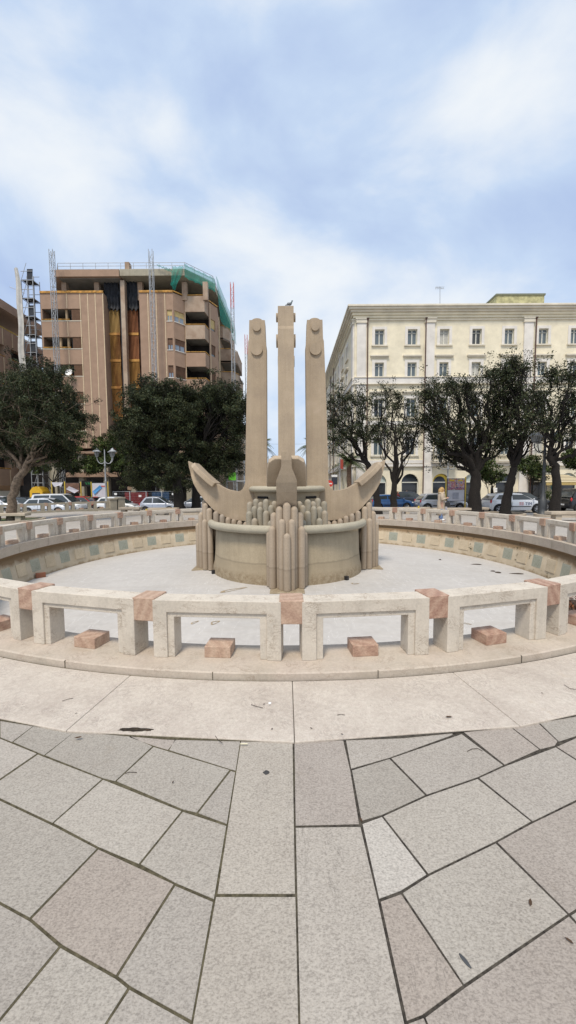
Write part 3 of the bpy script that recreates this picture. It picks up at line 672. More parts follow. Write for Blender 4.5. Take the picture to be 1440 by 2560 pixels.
# ------------------------------------------------------------------ cream palazzo
M_CREAM = mat_stone('cream render', (.79, .725, .56), crack=0, stain=.12, rnd=False, speck=.06, bumpk=.05, scale=.4)
M_TRIM = mat_stone('white stucco trim', (.74, .71, .66), crack=0, stain=.15, rnd=False, speck=.06, bumpk=.05, scale=.4)
M_TRIMG = mat_stone('cornice stucco', (.70, .65, .54), crack=0, stain=.2, rnd=False, speck=.06, bumpk=.05, scale=.4)
M_WFRAME = flat('window paint', (.62, .62, .56), .6); M_PANE = glass('window glass', (.10, .13, .15), .05); M_PANE_D = glass('dark window glass', (.03, .035, .04), .1)
M_CURT = flat('curtain', (.45, .45, .42), .9)
M_PIPE = flat('brown downpipe', (.10, .05, .035), .5, .2)
M_OLDW = flat('weathered yellow render', (.42, .40, .22), .9, sc=2, var=.35)
def palazzo():
    YF = 42.0; X0 = P(886, 900, YF).x; X1 = X0 + 52; ZB = gz(0, YF) - .05
    zc = lambda py: P(1100, py, YF).z - .0
    t = thing('cream_palazzo', 'cream rendered palazzo with white corner pilasters, rows of framed windows and ground floor arches', 'building', (X0, YF, ZB))
    ztop = zc(767) ; rows = [(zc(861.5), zc(823), 0, 1.02), (zc(940.5), zc(906), 1, .98), (zc(1042), zc(996), 1, 1.05), (zc(1137), zc(1093), 1, 1.05)]
    Lw = X1 - X0; xw = [(P(px, 842, YF).x - X0) for px in (949, 1031, 1111, 1192, 1273, 1358, 1438)]
    xw += [xw[-1] + 3.62 * k for k in (1, 2, 3, 4)]
    zar = zc(1184)
    side_len = 33.0; xs = [2.6 + 3.62 * k for k in range(8)]
    for (o, u, L, cols, pil) in (((X0, YF, ZB), (1, 0, 0), Lw, xw, [P(903, 900, YF).x - X0, P(1073, 900, YF).x - X0, P(1318, 900, YF).x - X0, P(1318, 900, YF).x - X0 + 14.6]),
                                 ((X0, YF + side_len, ZB), (0, -1, 0), side_len, xs, [.5, 11.3, 22.2, side_len - .65])):
        F = fr(o, u); h = ztop - ZB; holes = []; front = u[0] == 1
        for c in cols:
            for z0, z1, hood, w in rows: holes.append((c - w / 2, c + w / 2, z0 - ZB, z1 - ZB))
            holes.append((c - .95, c + .95, .08, zar - ZB, True))
        m = MB(); wall_holes(m, o, u, L, h, holes, .34); m.build('wall', M_CREAM, t)
        wdt = MB(); 
        for ci, c in enumerate(cols):
            for ri, (z0, z1, hood, w) in enumerate(rows):
                a, b = z0 - ZB, z1 - ZB; dark = (ci * 7 + ri * 3) % 5 == 1
                k = MB()   # surround
                s = .30; 
                for q in ((c - w / 2 - s, c - w / 2 - .003, a - .02, b + s), (c + w / 2 + .003, c + w / 2 + s, a - .02, b + s), (c - w / 2 - .003, c + w / 2 + .003, b + .003, b + s)): fbox(k, F, q[0], q[1], .002, .06, q[2], q[3])
                sur = k.build('window_surround', M_TRIM, t)
                fbox(MB(), F, c - w / 2 - s - .08, c + w / 2 + s + .08, .0, .16, a - .16, a - .02).build('sill', M_TRIMG, sur)
                if hood:
                    kk = MB(); fbox(kk, F, c - w / 2 - s - .12, c + w / 2 + s + .12, .003, .14, b + s + .22, b + s + .34); fbox(kk, F, c - w / 2 - s - .22, c + w / 2 + s + .22, .003, .26, b + s + .342, b + s + .47); kk.build('hood', M_TRIMG, sur)
                k = MB(); fw = .07
                for q in ((c - w / 2, c - w / 2 + fw, a, b), (c + w / 2 - fw, c + w / 2, a, b), (c - w / 2 + fw, c + w / 2 - fw, b - fw, b), (c - w / 2 + fw, c + w / 2 - fw, a, a + fw), (c - .05, c + .05, a + fw, b - fw),
                          (c - w / 2 + fw, c + w / 2 - fw, b - (b - a) * .24, b - (b - a) * .24 + .05)): fbox(k, F, q[0], q[1], -.27, -.20, q[2], q[3])
                f = k.build('window', M_WFRAME, t)
                fbox(MB(), F, c - w / 2 - .02, c + w / 2 + .02, -.30, -.275, a - .02, b + .02).build('pane', M_PANE_D if dark else (M_CURT if (ci * 5 + ri * 2) % 7 == 3 else M_PANE), f)
            # shop arch: tympanum and dark opening
            zz = zar - ZB; r = .95; 
            k = MB(); fbox(k, F, c - r, c + r, -.33, -.30, .08, zz - r); shp = k.build('shop_opening', M_PANE_D, t)
            k = MB(); k.prism([(c + r * math.cos(a), zz - r + r * math.sin(a)) for a in np.linspace(PI, 0, 15)], lambda a, b, d: F(a, d, b), -.30, -.24)
            k.build('fanlight', flat('pale fanlight', (.42, .48, .46), .4) if ci % 3 == 0 else M_PANE_D, t)
            k = MB(); fbox(k, F, c - r + .0, c + r, -.24, -.14, zz - r - .05, zz - r + .05); 
            for e in (-1, 1): fbox(k, F, c + e * (r - .05) - .045, c + e * (r - .05) + .045, -.24, -.16, .08, zz - r - .052)
            k.build('shop_frame', M_WFRAME, shp)
        for i, c in enumerate(pil):
            k = MB(); fbox(k, F, c - .50, c + .50, .004, .16, .0, zc(798) - ZB); pl = k.build('pilaster', M_TRIM, t)
            k = MB(); fbox(k, F, c - .60, c + .60, .005, .25, zc(808) - ZB, zc(799) - ZB); fbox(k, F, c - .66, c + .66, .006, .32, zc(799) - ZB + .002, zc(796.5) - ZB); k.build('capital', M_TRIMG, pl)
        for (pa, pb, d, mt) in ((944.5, 959, .20, M_TRIM), (943, 944.4, .28, M_TRIMG), (959.2, 961, .26, M_TRIMG), (1052, 1062, .14, M_TRIM), (1160, 1166, .24, M_TRIM), (1150, 1158, .12, M_TRIM), (799, 801, .14, M_TRIMG)):
            k = MB(); fbox(k, F, -.02 if front else .0, L, .003, d, zc(pb) - ZB, zc(pa) - ZB); k.build('string_course', mt, t)
        k = MB(); fbox(k, F, 0, L, .004, .20, .0, zc(1236) - ZB if False else .9)
        # pipes
        for px in ((917.5, 1061.5, 1334) if front else ()):
            a = P(px, 900, YF).x - X0; k = MB(); k.tube([F(a, .26, z) for z in (zc(800) - ZB, 12, 6, .2)], .065, 8); k.tube([F(a, .28, zc(797) - ZB), F(a, .27, zc(801.5) - ZB)], [.17, .07], 8); k.build('downpipe', M_PIPE, t)
        if not front:
            for a in (5.2, 11.9, 16.3): k = MB(); k.tube([F(a, .26, z) for z in (zc(800) - ZB, 12, 6, .2)], .06, 8); k.build('downpipe', M_PIPE, t)
    # cornice going round the corner
    zt = ztop
    for (d, a, b) in ((.15, 795, 789), (.30, 789, 783), (.50, 783, 778), (.72, 778, 773), (.85, 773, 768)):
        z0, z1 = zc(a), zc(b) - .003; k = MB(); k.box(X0 - d, X1, YF - d, YF + side_len, z0, z1); k.build('cornice', M_TRIMG if d > .4 else M_CREAM, t, bevel=.03)
    k = MB(); k.box(X0 + .4, X1 - .1, YF + .4, YF + side_len - .1, ztop - 2, zc(768)); k.build('roof', M_TRIMG, t)
    k = MB(); k.quad((X1, YF, ZB), (X1, YF + side_len, ZB), (X1, YF + side_len, ztop), (X1, YF, ztop)); k.quad((X0, YF + side_len, ZB), (X1, YF + side_len, ZB), (X1, YF + side_len, ztop), (X0, YF + side_len, ztop)); k.build('rear_wall', M_CREAM, t)
    # roof hut
    a = P(1221, 745, 52); b = P(1336, 745, 52); k = MB(); k.box(a.x, b.x, 50, 58, ztop - .5, P(1300, 739, 50).z); hut = k.build('roof_hut', M_OLDW, t)
    k = MB(); k.box(a.x - .1, b.x + .1, 49.9, 58.1, P(1300, 739, 50).z + .003, P(1300, 737.5, 50).z + .15); k.build('hut_coping', flat('mossy coping', (.16, .17, .12), .9), hut)
    # balconies of the first floor
    for i, c in enumerate(xw[:7]):
        if i not in (2, 4, 5): continue
        F = fr((X0, YF, ZB), (1, 0, 0)); z = zc(1152) - ZB; k = MB(); fbox(k, F, c - 1.3, c + 1.3, .25, 1.1, z - .16, z); bal = k.build('balcony_slab', M_TRIMG, t)
        k = MB()
        for q in np.linspace(-1.25, 1.25, 22): k.tube([F(c + q, 1.05, z), F(c + q, 1.05, z + .95)], .014, 5)
        for e in (-1.25, 1.25):
            for d in np.linspace(.3, .95, 6): k.tube([F(c + e, d, z), F(c + e, d, z + .95)], .014, 5)
            k.tube([F(c + e, .27, z + .95), F(c + e, 1.05, z + .95)], .025, 5)
        k.tube([F(c - 1.25, 1.05, z + .95), F(c + 1.25, 1.05, z + .95)], .025, 5); k.build('balcony_railing', M_IRON, bal)
    # antenna
    p = P(1100, 765, 48); an = thing('roof_antenna', 'thin television antenna on a mast above the cream palazzo roof', 'antenna', (p.x, 48, p.z - .3))
    q = P(1100, 716, 48); k = MB(); k.tube([(p.x, 48, p.z - .4), (q.x, 48, q.z)], .035, 6); k.build('mast', M_STEEL, an)
    k = MB(); k.tube([(q.x - .6, 48, q.z - .1), (q.x + .5, 48, q.z - .25)], .02, 5)
    for e in np.linspace(-.5, .4, 6): k.tube([(q.x + e, 47.7, q.z - .17), (q.x + e, 48.3, q.z - .17)], .015, 4); k.tube([(q.x + e, 48, q.z - .35), (q.x + e, 48, q.z + .0)], .015, 4)
    k.build('aerial', M_STEEL, an)
    # lettering over the second arch, yellow ring
    c = xw[2] - .12; F = fr((X0, YF, ZB), (1, 0, 0)); r = .95; zz = zar - ZB - r
    k = MB(); n = 14; arc = np.linspace(PI, 0, n + 1)
    pl = [(c + r * math.cos(a), zz + r * math.sin(a)) for a in arc] + [(c + .66 * math.cos(a), zz + .66 * math.sin(a)) for a in arc[::-1]]
    for i in range(n): k.add([F(*(pl[i][0], -.19, pl[i][1])), F(pl[i + 1][0], -.19, pl[i + 1][1]), F(pl[2 * n - i][0], -.19, pl[2 * n - i][1]), F(pl[2 * n + 1 - i][0], -.19, pl[2 * n + 1 - i][1])], [(0, 1, 2, 3)])
    k.build('arch_sign', M_YELLOW, t)
    return t, X0, ZB
PAL, PX0, PZB = palazzo()

# ------------------------------------------------------------------ brown apartment block
M_BRWN = mat_stone('brown pebble render', (.365, .25, .18), crack=0, stain=.22, streak=.10, rnd=False, speck=.22, bumpk=.2, scale=.5)
M_BRWN2 = mat_stone('peeling brown render', (.36, .26, .19), crack=.5, stain=.5, rnd=False, speck=.3, scale=.5, tint=(.50, .42, .33))
M_CONC = mat_stone('weathered concrete fascia', (.40, .37, .29), crack=.3, stain=.9, rnd=False, speck=.4, scale=.6, streak=.5)
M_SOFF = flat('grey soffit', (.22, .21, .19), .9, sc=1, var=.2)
M_JOINTL = flat('cream joint strip', (.66, .54, .36), .7)
M_ORAIL = flat('rusty yellow rail', (.50, .27, .06), .6, .1, sc=3, var=.5)
M_SHUT = flat('brown shutter', (.12, .062, .035), .7, sc=3, var=.3)
M_SHUTY = flat('yellow roller shutter', (.50, .38, .17), .7, sc=3, var=.12)
def mat_wood(name, c1, c2):
    g = NG(name, .65, 0, .3); n = g.noise(g.co((1, 1, .25)), .9, 5, .65); g.color(g.ramp(n, [(.35, c1), (.65, c2)])); return g.m
M_WOODY = mat_wood('varnished slats', (.22, .085, .02), (.60, .33, .09)); M_WOODY2 = mat_wood('pale varnished slats', (.50, .30, .09), (.66, .45, .17)); M_WOODR = mat_wood('red brown slats', (.20, .07, .03), (.45, .19, .08))
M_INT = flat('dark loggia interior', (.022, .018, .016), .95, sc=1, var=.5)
M_SHEET = flat('grey white sheeting', (.52, .51, .48), .8, sc=2, var=.15)
M_BLKCL = flat('black cloth', (.012, .015, .022), .75, sc=2, var=.5)
def mat_net():
    g = NG('green net', .8, 0, .2); g.color(g.ramp(g.noise(g.co(), 1.2, 4), [(.3, (.0, .22, .17)), (.7, (.02, .38, .30))])); g.b.inputs['Alpha'].default_value = .5; return g.m
M_NET = mat_net()
def brown_block():
    Y0 = 45.0; zf = lambda py, Y=Y0: P(300, py, Y).z
    ZB = -.75; ZR = zf(676.5); 
    t = thing('brown_apartment_block', 'brown seven storey apartment block with wooden slat screens and broken canopy', 'building', (-22, Y0, ZB))
    xa = lambda px, py=900, Y=Y0: P(px, py, Y).x
    X_L, X_M1, X_M2, X_W = xa(100, 735), xa(258, 735), xa(347.6, 735), xa(432, 735)
    zpar = zf(732); 
    ops = [(zf(800.5), zf(771)), (zf(870.5), zf(841.5)), (zf(939), zf(910)), (zf(1008), zf(979)), (zf(1076), zf(1047))]
    # left volume
    o = (X_L, Y0, ZB); F = fr(o, (1, 0, 0)); Lw = X_M1 - X_L; xo = xa(203, 785) - X_L
    holes = [(.15, xo, a - ZB, b - ZB) for a, b in ops]
    m = MB(); zlow = zf(1120) - ZB
    m_ = MB(); wall_holes(m_, (X_L, Y0, ZB + zlow), (1, 0, 0), Lw, zpar - ZB - zlow, [(a, b, c - zlow, d - zlow) for a, b, c, d in holes], .22)
    m_.quad(F(Lw, 0, zlow), F(Lw, -2.6, zlow), F(Lw, -2.6, zpar - ZB), F(Lw, 0, zpar - ZB)); m_.quad(F(0, 0, zlow), F(0, -14, zlow), F(0, -14, zpar - ZB), F(0, 0, zpar - ZB))
    m_.quad(F(0, 0, zlow), F(Lw, 0, zlow), F(Lw, -14, zlow), F(0, -14, zlow)); m_.build('wall', M_BRWN, t)
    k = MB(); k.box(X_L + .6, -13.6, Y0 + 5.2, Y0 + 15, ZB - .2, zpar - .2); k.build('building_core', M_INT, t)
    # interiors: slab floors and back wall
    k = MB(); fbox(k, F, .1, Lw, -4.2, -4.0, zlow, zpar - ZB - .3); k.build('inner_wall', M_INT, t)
    for i, (a, b) in enumerate(ops):
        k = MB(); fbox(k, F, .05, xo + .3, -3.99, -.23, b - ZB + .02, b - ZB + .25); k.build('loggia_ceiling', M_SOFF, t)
        xs_ = xo - 1.15
        k = MB(); fbox(k, F, xs_, xo - .004, -.20, -.08, a - ZB + .002, b - ZB - .002); sh = k.build('shutter', M_SHUT, t)
        k = MB()
        for z in np.arange(a - ZB + .08, b - ZB - .03, .09): fbox(k, F, xs_ + .05, xo - .05, -.08, -.06, z, z + .03)
        k.build('slat', flat('shutter slat', (.20, .11, .06), .7), sh); 
        k = MB(); fbox(k, F, xs_ - .5, xs_ - .06, -.9, -.84, a - ZB, b - ZB); k.build('window', M_PANE, t)
        for e in ((.42, .62) if i % 2 else (.60,)):
            k = MB(); x = xo * e; fbox(k, F, x - .11, x + .11, -.5, -.25, a - ZB, b - ZB); k.build('pillar', flat('cream pillar', (.42, .31, .19), .9), t)
        k = MB(); k.tube([F(.1, .03, a - ZB + .12), F(xs_ - .2, .03, a - ZB + .12)], .05, 6); k.build('loggia_rail', M_ORAIL, t)
        k = MB(); fbox(k, F, 0, xo, .002, .035, a - ZB - .09, a - ZB - .01); k.build('loggia_sill', M_TRIMG, t)
    # cream vertical strips
    for px in (199.5, 218.5, 237.5, 256.5):
        x = xa(px, 735) - X_L; k = MB(); fbox(k, F, x - .035, x + .035, .003, .03, zlow, zpar - ZB - .05); k.build('joint_strip', M_JOINTL, t)
    for px in (166,):
        for i in range(6):
            top = (zpar - ZB) if i == 0 else ops[i - 1][0] - ZB - .1; bot = (ops[i][1] - ZB) if i < 5 else zlow
            x = xa(px, 735) - X_L; k = MB(); fbox(k, F, x - .03, x + .03, .003, .03, bot + .05, top - .03); k.build('joint_strip', M_JOINTL, t)
    # terrace rails of the top floor
    def rail(x0, x1, y, z, nm='terrace_rail'):
        k = MB(); k.box(x0, x1, y - .06, y + .06, z + .12, z + .24); k.box(x0, x1, y - .1, y + .14, z + .002, z + .07); return k.build(nm, M_ORAIL, t)
    rail(X_L, X_M1, Y0, zpar)
    # recess with slat screens and pier
    YR = Y0 + 1.2; k = MB(); k.box(X_M1 + .0, X_M2, YR + .8, YR + 1.0, ZB + zlow, ZR - .9); k.build('recess_wall', M_INT, t)
    px0, px1 = xa(301.5, 760, Y0 + .2), xa(312, 760, Y0 + .2)
    k = MB(); k.box(px0, px1, Y0 + .25, Y0 + .9, ZB + 2, ZR - .9); k.build('pier', M_BRWN2, t, bevel=.03)
    k = MB(); k.tube([(px0 - .12, Y0 + .6, ZB + 2), (px0 - .12, Y0 + .6, ZR)], .10, 8); k.build('rain_pipe', M_IRON, t)
    tops = zf(762); cuts = [zf(826), zf(895), zf(966)]
    for (a, b, mats) in ((xa(272, 850, YR), xa(300.5, 850, YR), (M_WOODY2, M_WOODY, M_WOODY, M_WOODY)), (xa(317, 850, YR), xa(347, 850, YR), (M_WOODR, M_WOODR, M_WOODY, M_WOODY))):
        zs = [zf(762)] + [zf(828), zf(896), zf(965), zf(1048)]
        k = MB(); k.box(a - .1, b + .1, YR + .42, YR + .5, zs[-1], zs[0]); k.build('screen_backing', flat('dark brown boarding', (.07, .03, .015), .8, sc=1.2, var=.7), t)
        for j in range(4):
            k = MB(); n = 9; w = (b - a) / n
            for q in range(n): k.box(a + q * w + .04, a + q * w + w * .62, YR, YR + .09, zs[j + 1] + .3, zs[j] - .02)
            k.build('slat_screen', mats[j], t)
            k = MB(); k.box(a, b, YR - .05, YR + .12, zs[j + 1] + .0, zs[j + 1] + .29); k.build('screen_beam', M_WOODY, t)
        # black cloth over the top of the screens
        k = MB(); nx, nz = 14, 12; zt = zf(692); vs = []
        for i in range(nx + 1):
            for j in range(nz + 1):
                e = .25 * math.sin(i * 1.7) * (j / nz)
                vs.append((a - .2 + (b - a + .3) * i / nx, YR - .15 - .15 * math.sin(i * 1.9 + j * .3) - .1 * math.sin(j * 1.1), zt + (tops - .1 - zt) * j / nz - e * (j == nz)))
        k.add(vs, [(i * (nz + 1) + j, (i + 1) * (nz + 1) + j, (i + 1) * (nz + 1) + j + 1, i * (nz + 1) + j + 1) for i in range(nx) for j in range(nz)], True)
        tag(k.build('black_cloth', M_BLKCL), 'black cloth hung over the left wooden screen under the roof' if a < -19.5 else 'black cloth hung over the right wooden screen beside the pier', 'cloth', 'black cloths on the apartment block')
    # right volume
    o2 = (X_M2, Y0, ZB); F2 = fr(o2, (1, 0, 0)); L2 = X_W - X_M2; xb = xa(413, 735) - X_M2
    wr = [(zf(803), zf(775)), (zf(875), zf(846)), (zf(944), zf(914)), (zf(1012), zf(983)), (zf(1080), zf(1051))]
    # frontal part with the first half of the corner windows
    m = MB(); wall_holes(m, (X_M2, Y0, ZB + zlow), (1, 0, 0), L2, zpar - ZB - zlow, [(xb + .12, L2 - .15, a - ZB - zlow, b - ZB - zlow) for a, b in wr], .2)
    m.quad(F2(0, 0, zlow), F2(0, -2.8, zlow), F2(0, -2.8, zpar - ZB), F2(0, 0, zpar - ZB)); m.build('wall', M_BRWN, t)
    c45 = Vector((X_W, Y0, 0)); d45 = Vector((xa(462, 740, 46.2), 46.2, 0)); u45 = (d45 - c45); L45 = u45.length; F3 = fr((X_W, Y0, ZB), u45)
    m = MB(); wall_holes(m, (X_W, Y0, ZB + zlow), u45, L45, zpar - ZB - zlow, [(.15, L45 - .12, a - ZB - zlow, b - ZB - zlow) for a, b in wr], .2); m.build('wall', M_BRWN, t)
    for i, (a, b) in enumerate(wr):
        mt, ms = ((M_SHUTY, M_SHUTY), (M_SHUT, M_SHUT), (M_SHUT, M_SHUT), (M_SHUT, M_SHUT), (M_SHUT, M_SHUT))[i]
        for (FF, e0, e1, sp) in ((F2, xb + .12, L2 - .15, (.5, .55, .6, 1, 1)[i]), (F3, .15, L45 - .12, (.5, .5, 1, 1, 1)[i])):
            a_, b_ = a - ZB, b - ZB; zz = b_ - (b_ - a_) * sp
            k = MB(); fbox(k, FF, e0, e1, -.17, -.10, zz, b_); sh = k.build('roller_shutter', mt, t)
            if sp < 1:
                k = MB(); fbox(k, FF, e0 + .02, e1 - .02, -.16, -.13, a_, zz); w = k.build('window', glass('sky lit window glass', (.22, .27, .34), .15), t)
                k = MB(); fbox(k, FF, e0, e0 + .06, -.13, -.09, a_, zz); fbox(k, FF, e1 - .06, e1, -.13, -.09, a_, zz); fbox(k, FF, (e0 + e1) / 2 - .04, (e0 + e1) / 2 + .04, -.13, -.09, a_, zz); fbox(k, FF, e0 + .06, e1 - .06, -.128, -.092, a_ - .03, a_ + .04); k.build('window_frame', M_SHUT if i else M_SHUTY, w)
            else:
                k = MB()
                for z in np.arange(a_ + .08, b_ - .03, .09): fbox(k, FF, e0 + .03, e1 - .03, -.10, -.08, z, z + .035)
                k.build('slat', M_SHUT, sh)
            k = MB(); fbox(k, FF, e0 - .05, e1 + .05, .003, .05, a_ - .08, a_ - .005); k.build('window_sill', M_TRIM, t)
    for px in (369, 390, 411.5):
        x = xa(px, 735) - X_M2; k = MB(); fbox(k, F2, x - .035, x + .035, .003, .03, zlow, zpar - ZB - .05); k.build('joint_strip', M_JOINTL, t)
    k = MB(); fbox(k, F3, L45 - .06, L45, .003, .035, zlow, zpar - ZB - .05); k.build('joint_strip', M_JOINTL, t)
    rail(X_M2, X_W, Y0, zpar); k = MB(); fbox(k, F3, 0, L45, -.06, .06, zpar - ZB + .12, zpar - ZB + .24); k.build('terrace_rail', M_ORAIL, t)
    # balcony column
    xc0, xc1 = d45.x, xa(521, 760, 47.2); ybal = 46.0; yb = 48.2
    k = MB(); k.box(xc0 - .5, xc1, yb, yb + .2, ZB + zlow, zpar - .2); k.build('inner_wall', M_INT, t)
    bz = [(zf(780, 46), zf(741, 46)), (zf(848, 46), zf(814, 46)), (zf(917, 46), zf(883, 46)), (zf(983, 46), zf(949, 46)), (zf(1052, 46), zf(1018, 46))]
    xr = xa(511, 760, ybal)
    for i, (a, b) in enumerate(bz):
        k = MB(); k.add([(xc0 + .05, ybal, a), (xr, ybal, a), (xc1 - .05, 47.4, a), (xc1 - .05, yb, a), (xc0 + .05, yb, a), (xc0 + .05, ybal, a + .2), (xr, ybal, a + .2), (xc1 - .05, 47.4, a + .2), (xc1 - .05, yb, a + .2), (xc0 + .05, yb, a + .2)],
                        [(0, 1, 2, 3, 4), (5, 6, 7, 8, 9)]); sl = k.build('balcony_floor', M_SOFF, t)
        k = MB()
        for (p, q) in (((xc0 + .04, ybal), (xr, ybal)), ((xr, ybal), (xc1 - .04, 47.4))):
            p = Vector((*p, 0)); q = Vector((*q, 0)); FB = fr((p.x, p.y, 0), q - p); L = (q - p).length; fbox(k, FB, 0, L, -.12, 0, a - .02, b)
        par = k.build('balcony_parapet', M_BRWN2 if i < 2 else M_BRWN, t)
        k = MB(); k.tube([(xc0, ybal, b + .1), (xr, ybal, b + .1), (xc1 - .04, 47.4, b + .1)], .05, 6); k.build('balcony_rail', M_ORAIL, par)
    # slim wall column beside the balconies and second window bay
    p6 = Vector((xc1, 47.3, 0)); p7 = Vector((xa(543, 770, 48.9), 48.9, 0)); F4 = fr((p6.x, p6.y, ZB), p7 - p6); L4 = (p7 - p6).length
    w2 = [(zf(829, 48), zf(801, 48)), (zf(893, 48), zf(865, 48)), (zf(958, 48), zf(930, 48)), (zf(1022, 48), zf(994, 48))]
    m = MB(); wall_holes(m, (p6.x, p6.y, ZB + zlow), p7 - p6, L4, zpar - ZB - zlow, [(.35, L4 - .5, a - ZB - zlow, b - ZB - zlow) for a, b in w2], .2)
    m.quad((xc1, 47.3, ZB + zlow), (xc1, 50, ZB + zlow), (xc1, 50, zpar), (xc1, 47.3, zpar)); m.build('wall', M_BRWN, t)
    k = MB(); fbox(k, F4, 0, L4, -.06, .06, zpar - ZB + .12, zpar - ZB + .24); k.build('terrace_rail', M_ORAIL, t)
    k = MB(); fbox(k, F4, .22, .28, .003, .035, zlow, zpar - ZB - .05); k.build('joint_strip', M_JOINTL, t)
    p8 = Vector((-9.45, 54.6, 0)); F5 = fr((p7.x, p7.y, ZB), p8 - p7); L5 = (p8 - p7).length
    m = MB(); wall_holes(m, (p7.x, p7.y, ZB + zlow), p8 - p7, L5, zpar - ZB - zlow, [(.3, 1.9, a - ZB - zlow, b - ZB - zlow) for a, b in w2], .2); m.build('wall', M_BRWN, t)
    for i, (a, b) in enumerate(w2):
        for FF, e0, e1 in ((F4, .35, L4 - .5), (F5, .3, 1.9)):
            k = MB(); fbox(k, FF, e0, e1, -.17, -.10, a - ZB + (.28 if i < 2 else 0), b - ZB); k.build('roller_shutter', M_SHUTY if i == 0 else M_SHUT, t)
            if i < 2: k = MB(); fbox(k, FF, e0, e1, -.17, -.13, a - ZB, a - ZB + .275); k.build('window', M_PANE, t)
    for e in (2.4, 3.0, 3.6): k = MB(); fbox(k, F5, e - .05, e + .05, .003, .12, zlow, zpar - ZB - .05); k.build('joint_strip', M_JOINTL, t)
    # far wing balconies
    k = MB(); k.box(-16, -9.4, 54.7, 66, ZB + 3, zpar - .1); k.build('wall', M_BRWN2, t)
    st = (zf(771) - zf(841.5)); zb = zpar - st * 1
    for i in range(6):
        z1 = zpar - st * i; x1 = (-8.25, -7.15, -7.0, -7.0, -7.0, -7.0)[i]; k = MB()
        pl = [(-9.38, 54.2), (x1 - .7, 54.2), (x1, 55.4), (x1, 61), (-9.38, 61)]
        n = 5
        k.add([(x, y, z1 - 1.75) for x, y in pl] + [(x, y, z1 - 1.55) for x, y in pl], [tuple(range(5)), (5, 6, 7, 8, 9)] + [(q, (q + 1) % n, (q + 1) % n + n, q + n) for q in range(n)]); sl = k.build('balcony_floor', M_SOFF, t)
        k = MB()
        for p, q in zip(pl[:3], pl[1:4]):
            FB = fr((p[0], p[1], 0), (q[0] - p[0], q[1] - p[1], 0)); L = math.hypot(q[0] - p[0], q[1] - p[1]); fbox(k, FB, 0, L, -.12, .0, z1 - 1.78, z1)
        par = k.build('balcony_parapet', M_BRWN2, t); k = MB(); k.tube([(*q, z1 + .1) for q in pl[:4]], .05, 6); k.build('balcony_rail', M_ORAIL, par)
    # top floor: set back wall, pillars, canopy slab
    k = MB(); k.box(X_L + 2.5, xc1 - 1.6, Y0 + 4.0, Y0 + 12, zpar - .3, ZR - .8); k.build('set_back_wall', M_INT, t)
    for px in (163, 244, 352, 462, 514):
        x = xa(px, 715, Y0 + 1.2); k = MB(); k.box(x - .28, x + .28, Y0 + .9, Y0 + 1.45, zpar - .4, ZR - .8); k.build('pillar', M_BRWN2, t)
    xs1 = xa(299.5, 680); rx0 = xa(139, 680)
    e1 = Vector((xa(461, 675, Y0 - .25), Y0 - .25, 0)); e2 = P(536, 703, 47.9); e2 = Vector((e2.x, 47.9, 0)); e3 = Vector((-8.4, 61, 0))
    zlo = zf(693.5); 
    k = MB(); pl = [(rx0, Y0 - .25), (xs1, Y0 - .25), (xs1, Y0 + 15), (rx0 - 1.7, Y0 + 15), (rx0 - 1.7, Y0 + 3)]; n = 5
    k.add([(x, y, z) for z in (zlo, ZR) for x, y in pl], [tuple(range(n)), tuple(range(n, 2 * n))] + [(q, (q + 1) % n, (q + 1) % n + n, q + n) for q in range(n)]); k.build('canopy', M_BRWN, t)
    k = MB(); pl = [(xs1 + .08, Y0 - .25), (e1.x, e1.y), (e2.x, e2.y), (e3.x, e3.y), (xs1 + .08, 61)]
    k.add([(x, y, z) for z in (zlo + .05, ZR + .02) for x, y in pl], [tuple(range(n)), tuple(range(n, 2 * n))] + [(q, (q + 1) % n, (q + 1) % n + n, q + n) for q in range(n)]); k.build('canopy', M_CONC, t)
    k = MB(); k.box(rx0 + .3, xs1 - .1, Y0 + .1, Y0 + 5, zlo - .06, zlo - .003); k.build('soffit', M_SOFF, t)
    # roof railing
    pth = [Vector((rx0 - 1.7, Y0 + 3, 0)), Vector((rx0 + .1, Y0 + .3, 0)), Vector((xs1, Y0 + .3, 0)), Vector((e1.x - .1, Y0 + .3, 0)), Vector((e2.x - .25, e2.y + .25, 0)), Vector((e3.x - .3, e3.y, 0))]
    k = MB(); zr = ZR
    for a, b in zip(pth[:-1], pth[1:]):
        L = (b - a).length; nn = max(1, round(L / 1.55))
        for h in (.32, .68, 1.02): k.tube([a + Vector((0, 0, zr + h)), b + Vector((0, 0, zr + h))], .028, 5)
        for i in range(nn): q = a.lerp(b, i / nn); k.tube([q + Vector((0, 0, zr - .05)), q + Vector((0, 0, zr + 1.02))], .028, 5)
    k.build('roof_railing', M_STEEL, t)
    x = xa(321, 660, Y0 + .6); k = MB(); k.box(x - .28, x + .24, Y0 + .2, Y0 + .9, ZR + .02, zf(652)); k.build('chimney', M_BRWN2, t, bevel=.02)
    # green debris net: over the fascia and hanging down the side
    def net(name, pts, label):
        k = MB(); nu, nv = 26, 12; (a, b), (c, d) = pts
        vs = []
        for i in range(nu + 1):
            for j in range(nv + 1):
                u, v = i / nu, j / nv; p = a.lerp(b, u).lerp(c.lerp(d, u), v); w = .07 * math.sin(u * 19 + v * 3) + .05 * math.sin(v * 9 + u * 5)
                vs.append((p.x + w * .5, p.y - .15 + w, p.z + .06 * math.sin(u * 31)))
        k.add(vs, [(i * (nv + 1) + j, (i + 1) * (nv + 1) + j, (i + 1) * (nv + 1) + j + 1, i * (nv + 1) + j + 1) for i in range(nu) for j in range(nv)], True)
        tag(k.build(name, M_NET), label, 'net', 'green nets on the apartment block')
    Z = lambda v, z: Vector((v.x, v.y, z))
